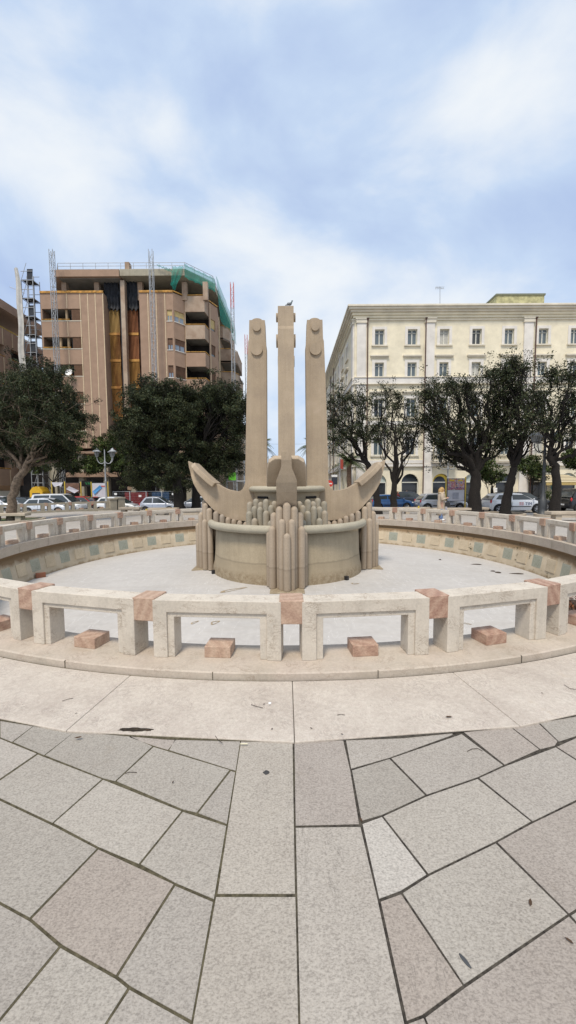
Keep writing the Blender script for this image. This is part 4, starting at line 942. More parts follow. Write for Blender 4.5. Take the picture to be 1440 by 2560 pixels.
    net('debris_net', ((P(431, 668, 44.6), P(462, 668, 44.6)), (P(428, 712, 44.6), P(436, 728, 44.6))), 'narrow torn green debris net dangling over the terrace of the brown block')
    net('debris_net', ((Z(e1, ZR + .5), Z(e2 + Vector((.1, 0, 0)), ZR + .5)), (Z(e1, zlo - .25), Z(e2 + Vector((.1, 0, 0)), zlo - .25))), 'green debris net stretched over the angled roof edge of the brown block')
    net('debris_net', ((Z(e2 + Vector((.2, 0, 0)), ZR + .9), Z(e3 + Vector((.25, 0, 0)), ZR + .4)), (Z(Vector((-8.9, 52.0, 0)), zpar - .1), Z(Vector((-8.0, 61, 0)), zpar - .2))), 'long green debris net hanging down the side edge of the brown block')
    net('debris_net', ((P(392, 663, 44.6), P(431, 676, 44.6)), (P(393, 665, 44.6), P(431, 684, 44.6))), 'thin twisted strip of green net along the roof edge')
    # ground floor
    zl = ZB + zlow
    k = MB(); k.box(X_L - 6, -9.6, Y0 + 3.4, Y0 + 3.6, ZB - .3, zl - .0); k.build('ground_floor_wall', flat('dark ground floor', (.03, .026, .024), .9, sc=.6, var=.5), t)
    k = MB(); k.box(X_L, xc1 - .4, Y0 - .0, Y0 + 3.4, zl - .62, zl - .35); k.build('ground_floor_beam', M_BRWN, t)
    k = MB(); k.box(X_L + 2, xc1 - .8, Y0 + .0, Y0 + .5, zf(1192), zf(1180)); k.build('ground_floor_beam', M_BRWN, t)
    for px in (132, 200, 262, 330, 400, 470, 530):
        x = xa(px, 1200); k = MB(); k.box(x - .3, x + .3, Y0 + .3, Y0 + .9, ZB - .3, zl - .62); k.build('ground_floor_pillar', M_CONC, t)
    # satellite dish on the loggia
    p = P(173, 932, Y0 - .5); k = MB(); k.lathe([(0, 0), (.18, .015), (.33, .06), (.42, .11)], (0, 0), 20); Rm = Matrix.Rotation(R_(70), 3, 'X'); k.v = [tuple(Rm @ Vector(v) + p) for v in k.v]
    d = thing('satellite_dish', 'white satellite dish on a loggia rail of the brown block', 'satellite dish', tuple(p)); k.build('dish', M_WHITEP, d); k = MB(); k.tube([p, p + Vector((.05, .45, -.5))], .03, 6); k.build('bracket', M_STEEL, d)
    return t
brown_block()
def left_wing():
    X = -34.7; ZB = -.75; t = thing('brown_side_block', 'second brown apartment block at the left edge with balconies facing the square', 'building', (X, 50, ZB))
    zr = P(0, 735, 45).z; F = fr((X, 62, ZB), (0, -1, 0))   # faces +x
    F = lambda a, d, z: Vector((X + d, 38 + a, ZB + z))
    H = zr - ZB; st = 3.35
    k = MB(); fbox(k, F, 0, 16.5, -6, 0, 3.4, H - 3.2); k.build('wall', M_INT, t)
    k = MB(); fbox(k, F, 0, 16.5, -6, .9, H - 1.0, H); k.build('canopy', M_BRWN, t)
    for i in range(7):
        z1 = H - 3.3 - st * i
        if z1 < 4: break
        k = MB(); fbox(k, F, 0, 16.5, -.01, .8, z1 - 1.95, z1); p = k.build('balcony_parapet', M_BRWN, t)
        k = MB(); k.tube([F(0, .75, z1 + .12), F(16.5, .75, z1 + .12)], .06, 6); k.build('balcony_rail', M_YELLOW if i == 0 else M_ORAIL, p)
        for a in (3.5, 8.2, 9.8, 13.5): k = MB(); fbox(k, F, a - .04, a + .04, .803, .83, z1 - 1.93, z1 - .03); k.build('joint_strip', M_JOINTL, p)
    for a in (8.9,): k = MB(); fbox(k, F, a - .5, a + .5, .0, .85, 3.4, H - 3.3); k.build('pier', M_BRWN, t)
    k = MB(); k.box(X - 8, -29.9, 49.0, 49.4, ZB - .3, ZB + 7.5); k.build('ground_floor_wall', flat('tan render', (.42, .26, .15), .85, sc=.8), t)
    k = MB(); k.box(X - 8, -29.8, 48.7, 48.99, ZB - .3, ZB + 2.0); k.build('white_plinth', M_TRIMG, t)
    k = MB(); k.box(-30.4, -28.9, 48.0, 48.69, ZB - .3, ZB + 5.5); k.build('corner_pillar', M_CONC, t)
    k = MB(); fbox(k, F, 0, 16.5, -6.1, -.02, H + .0, H + .25); k.build('roof', flat('red tile', (.25, .10, .06), .9), t)
left_wing()
def mast(name, px, ytop, Y, label, red=False, w=.40):
    p = P(px, ytop, Y); g = gz(0, Y); t = thing(name, label, 'mast', (p.x, Y, g), group='lattice masts by the apartment block')
    k = MB(); s = w / 2; z0, z1 = g, p.z; C4 = [(-s, -s), (s, -s), (s, s), (-s, s)]
    n = int((z1 - z0) / .95); red_z = z1 - 3.0 if red else z1 + 1
    parts = [(z0, red_z if red else z1, M_STEEL, 'lattice')] + ([(red_z, z1, flat('red mast paint', (.55, .16, .15), .6), 'red_top')] if red else [])
    for a, b, mt, nm in parts:
        k = MB()
        for x, y in C4: k.tube([(p.x + x, Y + y, a), (p.x + x, Y + y, b)], .035, 5)
        z = a; i = 0
        while z < b - .5:
            for q in range(4):
                u, v = C4[q], C4[(q + 1) % 4]; k.tube([(p.x + u[0], Y + u[1], z), (p.x + v[0], Y + v[1], z)], .02, 4)
                if i % 2: u, v = v, u
                k.tube([(p.x + u[0], Y + u[1], z), (p.x + v[0], Y + v[1], min(z + .85, b))], .018, 4)
            z += .85; i += 1
        k.build(nm, mt, t)
    return t
mast('lattice_mast', 129, 625, 43.6, 'grey lattice mast rising before the left loggias of the brown block')
mast('lattice_mast', 377, 625, 43.6, 'grey lattice mast rising right of the wooden slat screens')
mast('lattice_mast', 580, 707, 48.5, 'lattice mast with a red top beside the green net', True, .38)
mast('lattice_mast', 615, 837, 62, 'most distant red topped lattice mast, next to the fountain column', True, .38)
def scaffold():
    t = thing('scaffolding', 'grey steel scaffolding tower with black platforms between the two brown blocks', 'scaffolding', (-32, 46, gz(0, 46)))
    z1 = P(80, 712, 46).z; xs = [P(px, 760, 46).x for px in (76, 90, 104)]; ys = (44.6, 45.8)
    k = MB()
    for x in xs[:3]:
        for y in ys: k.tube([(x, y, -.75), (x, y, z1 + random.uniform(-.3, 1.6))], .045, 6)
    z = 1.2; lv = []
    while z < z1:
        lv.append(z)
        for y in ys:
            for h in (0, 1.0): k.tube([(xs[0], y, z + h), (xs[-1], y, z + h)], .035, 5)
        for x in xs: k.tube([(x, ys[0], z), (x, ys[1], z)], .035, 5)
        k.tube([(xs[0], ys[0], z), (xs[1], ys[0], z + 1.9)], .03, 5); z += 2.0
    k.build('frame', M_STEEL, t)
    for i, z in enumerate(lv): k = MB(); k.box(xs[0] + .05, xs[-1] - .05, ys[0] + .05, ys[1] - .05, z + .05, z + .12); k.build('platform', flat('black platform', (.02, .018, .02), .8), t)
    for i, z in enumerate(lv[3:]):
        if i % 2: k = MB(); k.quad((xs[1], ys[0], z + .12), (xs[2], ys[0], z + .12), (xs[2], ys[0] + .1, z + 1.3), (xs[1], ys[0] + .1, z + 1.3)); k.build('toe_board', flat('dark mesh sheet', (.03, .035, .045), .9), t)
    k = MB(); zt = P(62, 690, 46).z; n = 24; prof = []; vs = []
    for j in range(n + 1):
        z = zt + (P(62, 985, 46).z - zt) * j / n
        for i in range(9):
            a = i / 8; xx = P(65 + 1.0 * j / n * 2, 760, 46).x + a * (.35 + .35 * min(1, j / 6)) ; vs.append((xx + .06 * math.sin(j * .7), 44.3 + .12 * math.sin(a * 7 + j * .25), z))
    k.add(vs, [(j * 9 + i, j * 9 + i + 1, (j + 1) * 9 + i + 1, (j + 1) * 9 + i) for j in range(n) for i in range(8)], True); k.build('hanging_sheet', M_SHEET, t)
    # antenna over the side block
    p = P(53, 735, 47); k = MB(); k.tube([P(53, 772, 47), P(53, 731, 47)], .04, 5); k.tube([P(24, 717, 47), P(62, 733, 47)], .03, 5)
    a = thing('roof_antenna', 'tilted antenna on the roof of the left brown block', 'antenna', tuple(P(53, 775, 47))); k.build('mast', M_STEEL, a)
scaffold()
# distant street
def distant():
    def block(x0, x1, y0, y1, h, c, label, wn=True):
        t = thing('distant_building', label, 'building', ((x0 + x1) / 2, y0, -.7), group=None); m = flat('far render', c, .9, sc=.5)
        face = x1 if x1 < 0 else x0; MB().box(x0, x1, y0, y1, -.9, h).build('wall', m, t); k = MB(); k.box(x0 - .3, x1 + .3, y0 - .3, y1 + .3, h + .003, h + .4); k.build('roof', M_TRIMG, t)
        s = .03 if face == x1 else -.03
        for i, y in enumerate(np.arange(y0 + 2, y1 - 1.5, 4)):
            for j, z in enumerate(np.arange(2.2, h - 2, 3.8)):
                k = MB(); k.box(min(face, face + s), max(face, face + s), y, y + 1.2, z, z + 1.9); k.build('window', M_PANE_D, t)
    block(-20, -8.4, 70, 95, 11.5, (.5, .42, .33), 'low pale building down the street left of the anchor columns')
    block(-24, -9.2, 98, 150, 9, (.36, .33, .3), 'far low building on the left side of the side street')
    block(7.6, 22, 78, 110, 12.5, (.62, .56, .44), 'cream building beyond the palazzo down the street')
    block(8.2, 24, 114, 170, 9, (.45, .42, .4), 'far building on the right side of the side street')
distant()

# ------------------------------------------------------------------ trees
def mat_leaf(name, c, rough=.5):
    g = NG(name, rough, 0, .15); at = g.N.new('ShaderNodeAttribute'); at.attribute_name = 'tone'
    g.color(g.mix(1.0, c, at.outputs['Color'], 'MULTIPLY')); return g.m
M_LEAF_D = mat_leaf('dark evergreen leaf', (.036, .045, .022)); M_LEAF_M = mat_leaf('magnolia leaf', (.050, .070, .022), .4); M_LEAF_P = mat_leaf('palm leaf', (.075, .10, .035))
M_BARK_D = M_TRUNK_D; M_BARK_L = M_TRUNK_L
def leaves(name, centers, per, spread, size, mat, parent, seed, org, flatz=.8):
    r = np.random.default_rng(seed); C = np.repeat(np.array(centers), per, axis=0); N = len(C)
    d = r.normal(size=(N, 3)); d /= np.linalg.norm(d, axis=1)[:, None]; rad = spread * r.random((N, 1)) ** .5
    p = C + d * rad * np.array([1, 1, flatz]) - np.array(org)
    a = r.normal(size=(N, 3)) + np.array([0, 0, .25]); a /= np.linalg.norm(a, axis=1)[:, None]
    b = np.cross(a, r.normal(size=(N, 3))); b /= np.linalg.norm(b, axis=1)[:, None]
    L = size * r.uniform(.7, 1.35, (N, 1)); W = L * .40
    v = np.stack([p - a * L * .5, p + b * W * .5, p + a * L * .5, p - b * W * .5], 1).reshape(-1, 3)
    me = bpy.data.meshes.new(name); me.vertices.add(4 * N); me.vertices.foreach_set('co', v.astype(np.float32).ravel())
    me.loops.add(4 * N); me.loops.foreach_set('vertex_index', np.arange(4 * N, dtype=np.int32)); me.polygons.add(N)
    me.polygons.foreach_set('loop_start', np.arange(0, 4 * N, 4, dtype=np.int32)); me.update(calc_edges=True)
    ct = np.repeat(r.uniform(.35, 1.7, len(centers)), per) * r.uniform(.75, 1.3, N); hue = r.uniform(.85, 1.2, N)
    col = np.ones((N, 4), np.float32); col[:, 0] = ct * hue; col[:, 1] = ct; col[:, 2] = ct * (2 - hue)
    ca = me.color_attributes.new('tone', 'FLOAT_COLOR', 'POINT'); ca.data.foreach_set('color', np.repeat(col, 4, axis=0).ravel())
    me.materials.append(mat); o = bpy.data.objects.new(name, me); COL.objects.link(o); o.parent = parent; return o
def wiggle(a, b, n, amp, r, sag=0):
    a, b = Vector(a), Vector(b); L = (b - a).length; out = [a]; off = Vector((0, 0, 0))
    for i in range(1, n):
        t = i / n; off = off * .6 + Vector(r.normal(size=3)) * amp * L; w = math.sin(PI * t)
        out.append(a.lerp(b, t) + off * w + Vector((0, 0, sag * L * w)))
    out.append(b); return out
def tree(kind, label, Y, trunk, w, blobs, seed, dens=1.0, lsize=.13, per=42, spread=.42, mat=None, bark=None, group='trees round the square', twigs=True, clump=1.0, grow=1.22, drop=14):
    r = np.random.default_rng(seed); mat = mat or M_LEAF_D; bark = bark or M_BARK_D
    pts = [P(x, y, Y) for x, y in trunk]; base = pts[0].copy(); base.z = gz(base.x, Y) - .05; pts[0] = base
    t = thing(kind, label, 'tree', tuple(base), group=group)
    m = MB(); n = len(pts); sub = []
    for i in range(n - 1): sub += [pts[i].lerp(pts[i + 1], k / 4) + Vector(r.normal(size=3)) * .018 for k in range(4)]
    sub.append(pts[-1]); ns = len(sub); rad = [w * (1 - .38 * i / ns) * (1 + .35 * math.exp(-i * .9)) * r.uniform(.93, 1.07) for i in range(ns)]
    m.tube(sub, rad, 10); fork = sub[-1]; fr_ = rad[-1]
    cl = []; sc = Y / FPX
    for (bx, by, rx, ry) in blobs:
        rx *= grow; by += drop * max(0, min(1, (1120 - by) / 120)) if kind == 'evergreen_oak' else 0; bx += r.uniform(-6, 6); by += r.uniform(-5, 5)
        dy = r.uniform(-1, 1) * 1.1; c = P(bx, by, Y + dy); R3 = (rx * sc, max(rx, ry) * sc * .8, ry * sc)
        st = sub[-1] if r.random() < .6 else sub[max(0, ns - 3)]
        main = wiggle(st, c, 7, .055, r, -.06 if c.z < fork.z + 1.5 else .0)
        m.tube(main, [fr_ * (.62 - .46 * i / 7) for i in range(8)], 7)
        nb = int(9 + 5 * dens); 
        for k in range(nb):
            d = Vector(r.normal(size=3)); d.normalize(); q = r.uniform(.55, 1.0); e = c + Vector((d.x * R3[0], d.y * R3[1], abs(d.z) * R3[2] * .9 if r.random() < .62 else d.z * R3[2])) * q
            s0 = main[int(r.integers(3, 8))]; br = wiggle(s0, e, 5, .09, r)
            m.tube(br, [fr_ * .17, fr_ * .14, fr_ * .11, fr_ * .08, fr_ * .055, .008], 5)
            cl.append(e); cl.append(br[3])
            if twigs:
                for _ in range(2):
                    e2 = e + Vector(r.normal(size=3)) * .38; e2.z += .16; m.tube([br[4], (Vector(br[4]) + e2) / 2 + Vector(r.normal(size=3)) * .05, e2], [.016, .011, .004], 4); cl.append(e2)
        vol = int(11 * dens * clump)
        for k in range(vol):
            d = Vector(r.normal(size=3)); d.normalize(); q = r.uniform(.2, 1.0) ** .5; cl.append(c + Vector((d.x * R3[0], d.y * R3[1], d.z * R3[2])) * q)
    m.build('trunk', bark, t, fix=False)
    leaves('crown', [tuple(c) for c in cl], int(per * dens * 1.25), spread * .78, lsize, mat, t, seed + 100, tuple(base))
    return t
tree('evergreen_oak', 'gnarled sparse tree with thick dark limbs just right of the anchor arm', 27, [(985, 1290), (984, 1235), (988, 1195)], .26,
     [(950, 1010, 26, 34), (985, 1085, 36, 30), (1030, 1060, 36, 36), (958, 1070, 28, 30), (1018, 1010, 30, 30), (1035, 1110, 26, 24), (970, 975, 20, 20), (1060, 1040, 14, 20), (1000, 985, 10, 14)], 11, .50, per=26, spread=.34, clump=.6)
tree('evergreen_oak', 'dark leaning tree half hidden behind the right anchor column and arm', 26.2, [(946, 1292), (942, 1240), (932, 1178), (905, 1142)], .26,
     [(838, 1010, 26, 38), (870, 990, 32, 26), (850, 1065, 34, 28), (895, 1040, 34, 34), (835, 1100, 24, 28), (915, 1000, 26, 26), (880, 1095, 36, 26), (925, 1075, 26, 26)], 12, .62, per=32, spread=.36, clump=.8)
tree('evergreen_oak', 'broad dark tree with a black trunk behind the poster board', 25, [(1187, 1293), (1186, 1235), (1190, 1195), (1184, 1172)], .40,
     [(1062, 985, 30, 38), (1098, 950, 34, 34), (1085, 1030, 36, 34), (1150, 965, 38, 34), (1140, 1020, 44, 38), (1195, 975, 38, 36), (1125, 1085, 42, 32), (1190, 1060, 48, 44), (1160, 1125, 48, 34), (1225, 930, 32, 34), (1215, 1110, 38, 34), (1120, 1150, 28, 24), (1130, 928, 12, 12), (1075, 952, 12, 12), (1238, 905, 10, 12), (1165, 935, 12, 12), (1100, 1115, 26, 22), (1075, 1065, 20, 26), (1250, 990, 36, 32), (1242, 1050, 38, 32), (1272, 960, 26, 24), (1255, 1105, 30, 26)], 13, .60, per=30, clump=.7, drop=32)
tree('evergreen_oak', 'tall leaning tree whose black trunk stands before the white lettered car', 24, [(1263, 1290), (1269, 1240), (1279, 1195), (1284, 1170)], .30,
     [(1245, 950, 32, 36), (1285, 915, 30, 28), (1290, 975, 36, 36), (1250, 1020, 34, 34), (1315, 1030, 34, 34), (1262, 1085, 36, 28), (1325, 1090, 28, 26), (1325, 975, 22, 24), (1282, 886, 8, 12), (1268, 900, 10, 12), (1305, 905, 10, 14), (1250, 915, 12, 12)], 14, .50, per=28, clump=.6, drop=24)
tree('evergreen_oak', 'tree at the right edge with a forked trunk beside the lamp post', 22, [(1386, 1296), (1392, 1220), (1388, 1165), (1372, 1140)], .27,
     [(1345, 985, 30, 28), (1375, 935, 30, 22), (1345, 1050, 32, 30), (1400, 990, 34, 36), (1425, 935, 30, 26), (1395, 1055, 36, 34), (1440, 1020, 36, 36), (1440, 1090, 40, 34), (1480, 960, 40, 50), (1490, 1060, 44, 50)], 15, .62, per=30, clump=.7)
tree('magnolia_tree', 'small glossy magnolia between two trunks before the palazzo wall', 33, [(1330, 1276), (1331, 1215)], .10, [(1318, 1165, 26, 24), (1345, 1180, 24, 22), (1330, 1150, 24, 20)], 16, 1.0, mat=M_LEAF_M, lsize=.2, per=30, twigs=False)
tree('magnolia_tree', 'small magnolia below the broad dark tree by the palazzo', 33, [(1232, 1276), (1230, 1215)], .10, [(1222, 1165, 28, 24), (1245, 1190, 22, 22), (1205, 1180, 20, 20)], 17, 1.0, mat=M_LEAF_M, lsize=.2, per=30, twigs=False)
tree('magnolia_tree', 'small magnolia at the right edge in front of the striped awning', 30, [(1455, 1276), (1452, 1205)], .10, [(1425, 1145, 24, 26), (1450, 1160, 30, 30)], 18, 1.0, mat=M_LEAF_M, lsize=.2, per=30, twigs=False)
# left side
tree('evergreen_oak', 'large leaning tree with a smooth grey trunk at the left edge', 19.6, [(28, 1308), (31, 1245), (45, 1195), (72, 1165)], .24,
     [(15, 970, 40, 42), (70, 955, 44, 38), (125, 955, 40, 34), (160, 1005, 30, 34), (110, 1015, 48, 38), (40, 1035, 52, 44), (150, 1060, 36, 34), (95, 1085, 52, 36), (20, 1105, 46, 42), (150, 1110, 32, 28), (-30, 1030, 50, 70), (60, 1135, 34, 22), (40, 935, 14, 14), (90, 925, 14, 12), (135, 930, 14, 14), (190, 1040, 14, 20), (165, 1145, 26, 20)], 21, 1.2, drop=24, bark=M_BARK_L, per=52, spread=.36, lsize=.095)
tree('magnolia_tree', 'bright green magnolia behind the big leaning tree', 39.8, [(136, 1275), (134, 1205)], .13, [(95, 1165, 26, 20), (135, 1150, 36, 26), (175, 1135, 30, 26), (190, 1165, 26, 22), (110, 1130, 28, 24), (185, 1095, 24, 26)], 22, 1.1, mat=M_LEAF_M, lsize=.2, per=36, twigs=False)
tree('magnolia_tree', 'bushy green magnolia behind the twin headed street lamp', 39.8, [(318, 1278), (312, 1210)], .14, [(258, 1110, 30, 26), (280, 1130, 40, 30), (300, 1105, 34, 30), (250, 1155, 34, 26), (300, 1165, 40, 32), (340, 1130, 34, 34), (225, 1170, 22, 18), (340, 1190, 36, 26)], 23, 1.2, mat=M_LEAF_M, lsize=.2, per=38, twigs=False)
tree('evergreen_oak', 'dense dark tree behind the silver hatchback, left of the twin trunks', 25, [(449, 1293), (446, 1240), (440, 1190), (425, 1160)], .36,
     [(345, 1000, 32, 32), (372, 968, 28, 26), (395, 1005, 38, 36), (432, 975, 28, 28), (350, 1060, 42, 38), (405, 1070, 46, 40), (340, 1120, 34, 34), (385, 1140, 48, 36), (445, 1030, 34, 36), (440, 1110, 44, 40), (365, 1190, 40, 28), (425, 1180, 44, 32), (372, 942, 10, 12), (345, 962, 12, 14), (404, 958, 12, 14), (432, 950, 10, 12), (318, 1035, 14, 20), (320, 1075, 14, 16), (462, 1010, 16, 20)], 24, 1.3, per=42, drop=34)
tree('evergreen_oak', 'dense dark tree touching the left anchor column', 26, [(492, 1293), (489, 1245), (494, 1195), (500, 1165)], .33,
     [(480, 990, 32, 28), (520, 975, 30, 24), (560, 985, 32, 28), (598, 1010, 24, 34), (500, 1045, 40, 36), (560, 1050, 40, 38), (595, 1090, 28, 44), (510, 1110, 46, 38), (560, 1130, 42, 34), (480, 1165, 36, 28), (545, 1180, 36, 22), (595, 1145, 20, 26), (480, 962, 10, 12), (522, 952, 10, 10), (547, 964, 12, 12), (592, 976, 10, 14), (465, 1040, 16, 18)], 25, 1.2, per=40, drop=28)
tree('evergreen_oak', 'added dark tree standing in for the deep shade behind the temporary fence', 39.8, [(395, 1276), (395, 1215)], .22, [(330, 1170, 36, 32), (375, 1160, 40, 34), (420, 1175, 40, 30), (460, 1160, 36, 34), (500, 1180, 34, 28), (540, 1160, 34, 30), (330, 1205, 34, 24), (380, 1205, 40, 22), (440, 1208, 40, 22), (500, 1210, 36, 20)], 26, 1.3, per=36, lsize=.18, twigs=False)  # added tree: its low dark crown stands in for shade under the left trees
def palm(px, pyb, pyt, Y, R, label, n=26, seed=3):
    r = np.random.default_rng(seed); b = P(px, pyb, Y); b.z = gz(b.x, Y) - .1; c = P(px, pyt, Y); t = thing('palm_tree', label, 'palm tree', tuple(b), group='palms along the side street')
    m = MB(); m.tube([b, b.lerp(c, .5) + Vector((.06, 0, 0)), c], [.30, .26, .24], 10); m.sphere(tuple(c), .36, 10, 6); m.build('trunk', flat('palm bark', (.16, .10, .065), .95, sc=8, var=.5), t)
    k = MB(); ms = MB()
    for i in range(n):
        a = 2 * PI * i / n + r.uniform(-.1, .1); el = r.uniform(-.1, 1.25); L = R * r.uniform(.8, 1.1); pts = []
        for j in range(9):
            s = j / 8; h = L * s; z = math.sin(el) * h - .62 * L * s * s * (1.2 - .4 * el); x = math.cos(el) * h
            pts.append(c + Vector((math.cos(a) * x, math.sin(a) * x, z + .2)))
        k.tube(pts, [.03 * (1 - .8 * j / 8) for j in range(9)], 4)
        side = Vector((-math.sin(a), math.cos(a), 0))
        for j in range(1, 9):
            for q in (0, .33, .66):
                p0 = Vector(pts[j - 1]).lerp(Vector(pts[j]), q); tg = (Vector(pts[j]) - Vector(pts[j - 1])).normalized(); ll = .55 * math.sin(PI * min(1, (j + q) / 9 + .12)) + .1
                for s in (-1, 1):
                    e = p0 + side * s * ll * .8 + tg * ll * .5 - Vector((0, 0, ll * .45)); w = tg * .035
                    k.add([p0 - w, p0 + w, e], [(0, 1, 2)])
    k.build('crown', flat('palm frond', (.065, .085, .03), .6, sc=2, var=.35), t, fix=False); return t
palm(872, 1262, 1160, 40, 2.5, 'short palm with drooping fronds by the palazzo corner')
palm(652, 1262, 1118, 46, 2.5, 'palm glimpsed between the left and middle columns', seed=5)
palm(783, 1262, 1120, 50, 2.6, 'palm glimpsed beside the right column over the street', seed=6)

# ------------------------------------------------------------------ cars
def paint(name, c, rough=.28, metal=.2):
    g = NG(name, rough, metal, .6); g.color(c); g.b.inputs['Coat Weight'].default_value = .6; g.b.inputs['Coat Roughness'].default_value = .08; return g.m
def wheel(t, x, y, r, side):
    m = MB(); pr = [(r * .62, -.095), (r * .9, -.10), (r, -.07), (r, .07), (r * .9, .10), (r * .62, .095)]
    m.lathe(pr, (0, 0), 24); m.v = [(x + a, y + c, r + b) for a, b, c in m.v]; ty = m.build('wheel', M_RUBBER, t, world=False)
    m = MB(); yo = y + side * .075
    m.lathe([(0, .0), (r * .16, .0), (r * .2, -.03)], (0, 0), 12); vs = list(m.v); m2 = MB(); m2.v = [(x + a, yo + side * c, r + b) for a, b, c in vs]; m2.f = m.f; m2.sm = m.sm
    for i in range(5):
        a = 2 * PI * i / 5 + .3
        for e in (-.13, .13):
            p = [(x + math.cos(a + e) * r * .12, yo, r + math.sin(a + e) * r * .12), (x + math.cos(a + e * 1.2) * r * .6, yo, r + math.sin(a + e * 1.2) * r * .6)]; m2.tube(p, [r * .055, r * .05], 5)
    q = MB(); q.lathe([(r * .56, -.0), (r * .63, .02), (r * .655, .0), (r * .63, -.04)], (0, 0), 24); m2.add([(x + a, yo + side * c, r + b) for a, b, c in q.v], q.f, True)
    m2.build('rim', M_RIMM, ty, world=False)
    d = MB(); d.cyl((x, y + side * .02, r), (x, y + side * .045, r), r * .6, n=20); d.build('brake_disc', M_DARK, ty, world=False)
def car(label, px, Y, col, L=3.9, W=1.68, H=1.47, style='hatch', rot=0, face=1, metal=.2, seed=0, name='parked_car'):
    c = P(px, 1250, Y); t = thing(name, label, 'car', (c.x, Y, gz(c.x, Y) + .012), R_(rot) + (0 if face > 0 else PI), group='cars parked round the square')
    pm = paint('car paint ' + str(px), col, .28, metal); hl = L / 2; r = .31 if style != 'suv' else .35; clr = .2 if style != 'suv' else .27
    xf, xr = hl - .78, -hl + .62
    # side profile: belt/hood height by x (front = +x)
    belt = {'hatch': .93, 'van': 1.05, 'suv': 1.05, 'estate': .95}[style]
    hood = {'hatch': .86, 'van': .98, 'suv': 1.0, 'estate': .86}[style]; nose = hood - .18
    wsb = {'hatch': hl - .95, 'van': hl - .85, 'suv': hl - 1.25, 'estate': hl - 1.3}[style]; wst = wsb - {'hatch': .85, 'van': .85, 'suv': .7, 'estate': .8}[style]
    rwt = {'hatch': -hl + .55, 'van': -hl + .28, 'suv': -hl + .5, 'estate': -hl + .6}[style]; rwb = {'hatch': -hl + .12, 'van': -hl + .08, 'suv': -hl + .12, 'estate': -hl + .12}[style]
    def topz(x):
        return float(np.interp(x, [-hl, -hl + .06, -hl + .2, wsb, hl - .35, hl - .1, hl], [.62, belt - .10, belt, belt, hood - .08, nose, .52]))
    def botz(x, inner=False):
        z = float(np.interp(x, [-hl, -hl + .15, hl - .2, hl], [.36, clr, clr, .32]))
        for xw in (xf, xr):
            d = abs(x - xw)
            if d < r + .055: z = max(z, r + math.sqrt((r + .055) ** 2 - d * d))
        return z
    def hw(x): return W / 2 * float(np.interp(x, [-hl, -hl + .12, -hl + .5, hl - .9, hl - .3, hl - .06, hl], [.80, .93, 1, 1, .92, .78, .62]))
    xs = sorted(set(list(np.linspace(-hl, hl, 44)) + [xw + s * (r + .054) for xw in (xf, xr) for s in (-1, 1)] + [-hl + .06, hl - .06]))
    rows = []
    for x in xs:
        tz, bz, w = topz(x), botz(x), hw(x); mid = min(tz - .12, max(bz + .02, .55))
        prof = [(w * .96, bz), (w, bz + (mid - bz) * .5), (w * 1.0, mid), (w * .985, tz - .06), (w * .95, tz - .012), (w * .86, tz + .008), (w * .4, tz + .028), (0, tz + .032)]
        rows.append([(x, y, z) for y, z in prof] + [(x, -y, z) for y, z in prof[-2::-1]])
    m = MB(); k = len(rows[0]); vs = sum(rows, []); fs = [(i * k + j, i * k + j + 1, (i + 1) * k + j + 1, (i + 1) * k + j) for i in range(len(xs) - 1) for j in range(k - 1)]
    fs += [tuple(range(k)), tuple(range((len(xs) - 1) * k, len(xs) * k))]; m.add(vs, fs, True)
    body = m.build('body', pm, t, world=False)
    m = MB(); m.box(-hl + .15, hl - .2, -W / 2 + .14, W / 2 - .14, clr + .02, .8); m.build('underbody', M_DARK, body, world=False)
    # greenhouse
    wb, wt = W / 2 * .94, W / 2 * .76; zr = H; roof = [(wst, .94), (wst - .5, 1), ((wst + rwt) / 2, 1.0), (rwt, .975)]
    def gh(u): pass
    st = [(wsb + .04, belt - .02, belt - .02), (wst + .02, belt - .02, zr - .045), (wst - .35, belt - .02, zr), ((wst + rwt) / 2, belt - .02, zr), (rwt + .1, belt - .02, zr - .035), (rwt, belt - .02, zr - .07), (rwb + .03, belt - .02, belt)]
    m = MB(); rows = []
    for x, b, tz in st:
        f_ = (tz - belt) / max(.01, zr - belt); f_ = max(0, f_); w2 = wb + (wt - wb) * f_; rows.append([(x, wb, b), (x, w2, tz - .03), (x, w2 - .06, tz), (x, 0, tz + .02 * f_), (x, -w2 + .06, tz), (x, -w2, tz - .03), (x, -wb, b)])
    vs = sum(rows, []); k = 7; fs = [(i * k + j, i * k + j + 1, (i + 1) * k + j + 1, (i + 1) * k + j) for i in range(len(st) - 1) for j in range(k - 1)]; m.add(vs, fs, False)
    cab = m.build('roof', pm, body, world=False, bevel=.02)
    # glazing: side panes lie a few mm proud of the cabin's side plane
    def side(x, z, s, e=.008):
        f_ = (z - (belt - .02)) / (zr - .03 - belt + .02); return (x, s * (wb + (wt - wb) * f_ + e), z)
    z0, z1 = belt + .03, zr - .11; xm = (wst + rwt) / 2 + (.12 if style != 'van' else .25)
    def xw_(z): return wsb - .10 + (wst - wsb) * (z - belt) / (zr - belt)
    def xrr(z): return rwb + .20 + (rwt - rwb + .02) * (z - belt) / (zr - belt)
    for s in (-1, 1):
        for nm, q in (('front_window', [(xw_(z0), z0), (xm + .05, z0), (xm + .05, z1), (xw_(z1), z1)]), ('rear_window', [(xm - .05, z0), (xrr(z0) + .05, z0 + (.03)), (xrr(z1), z1 - .02), (xm - .05, z1)])):
            m = MB(); a = [side(x, z, s) for x, z in q]; b = [side(x, z, s, -.02) for x, z in q]; m.add(a + b, [(0, 1, 2, 3)] + [(i, (i + 1) % 4, (i + 1) % 4 + 4, i + 4) for i in range(4)]); m.build(nm, M_CARGLASS, body, world=False)
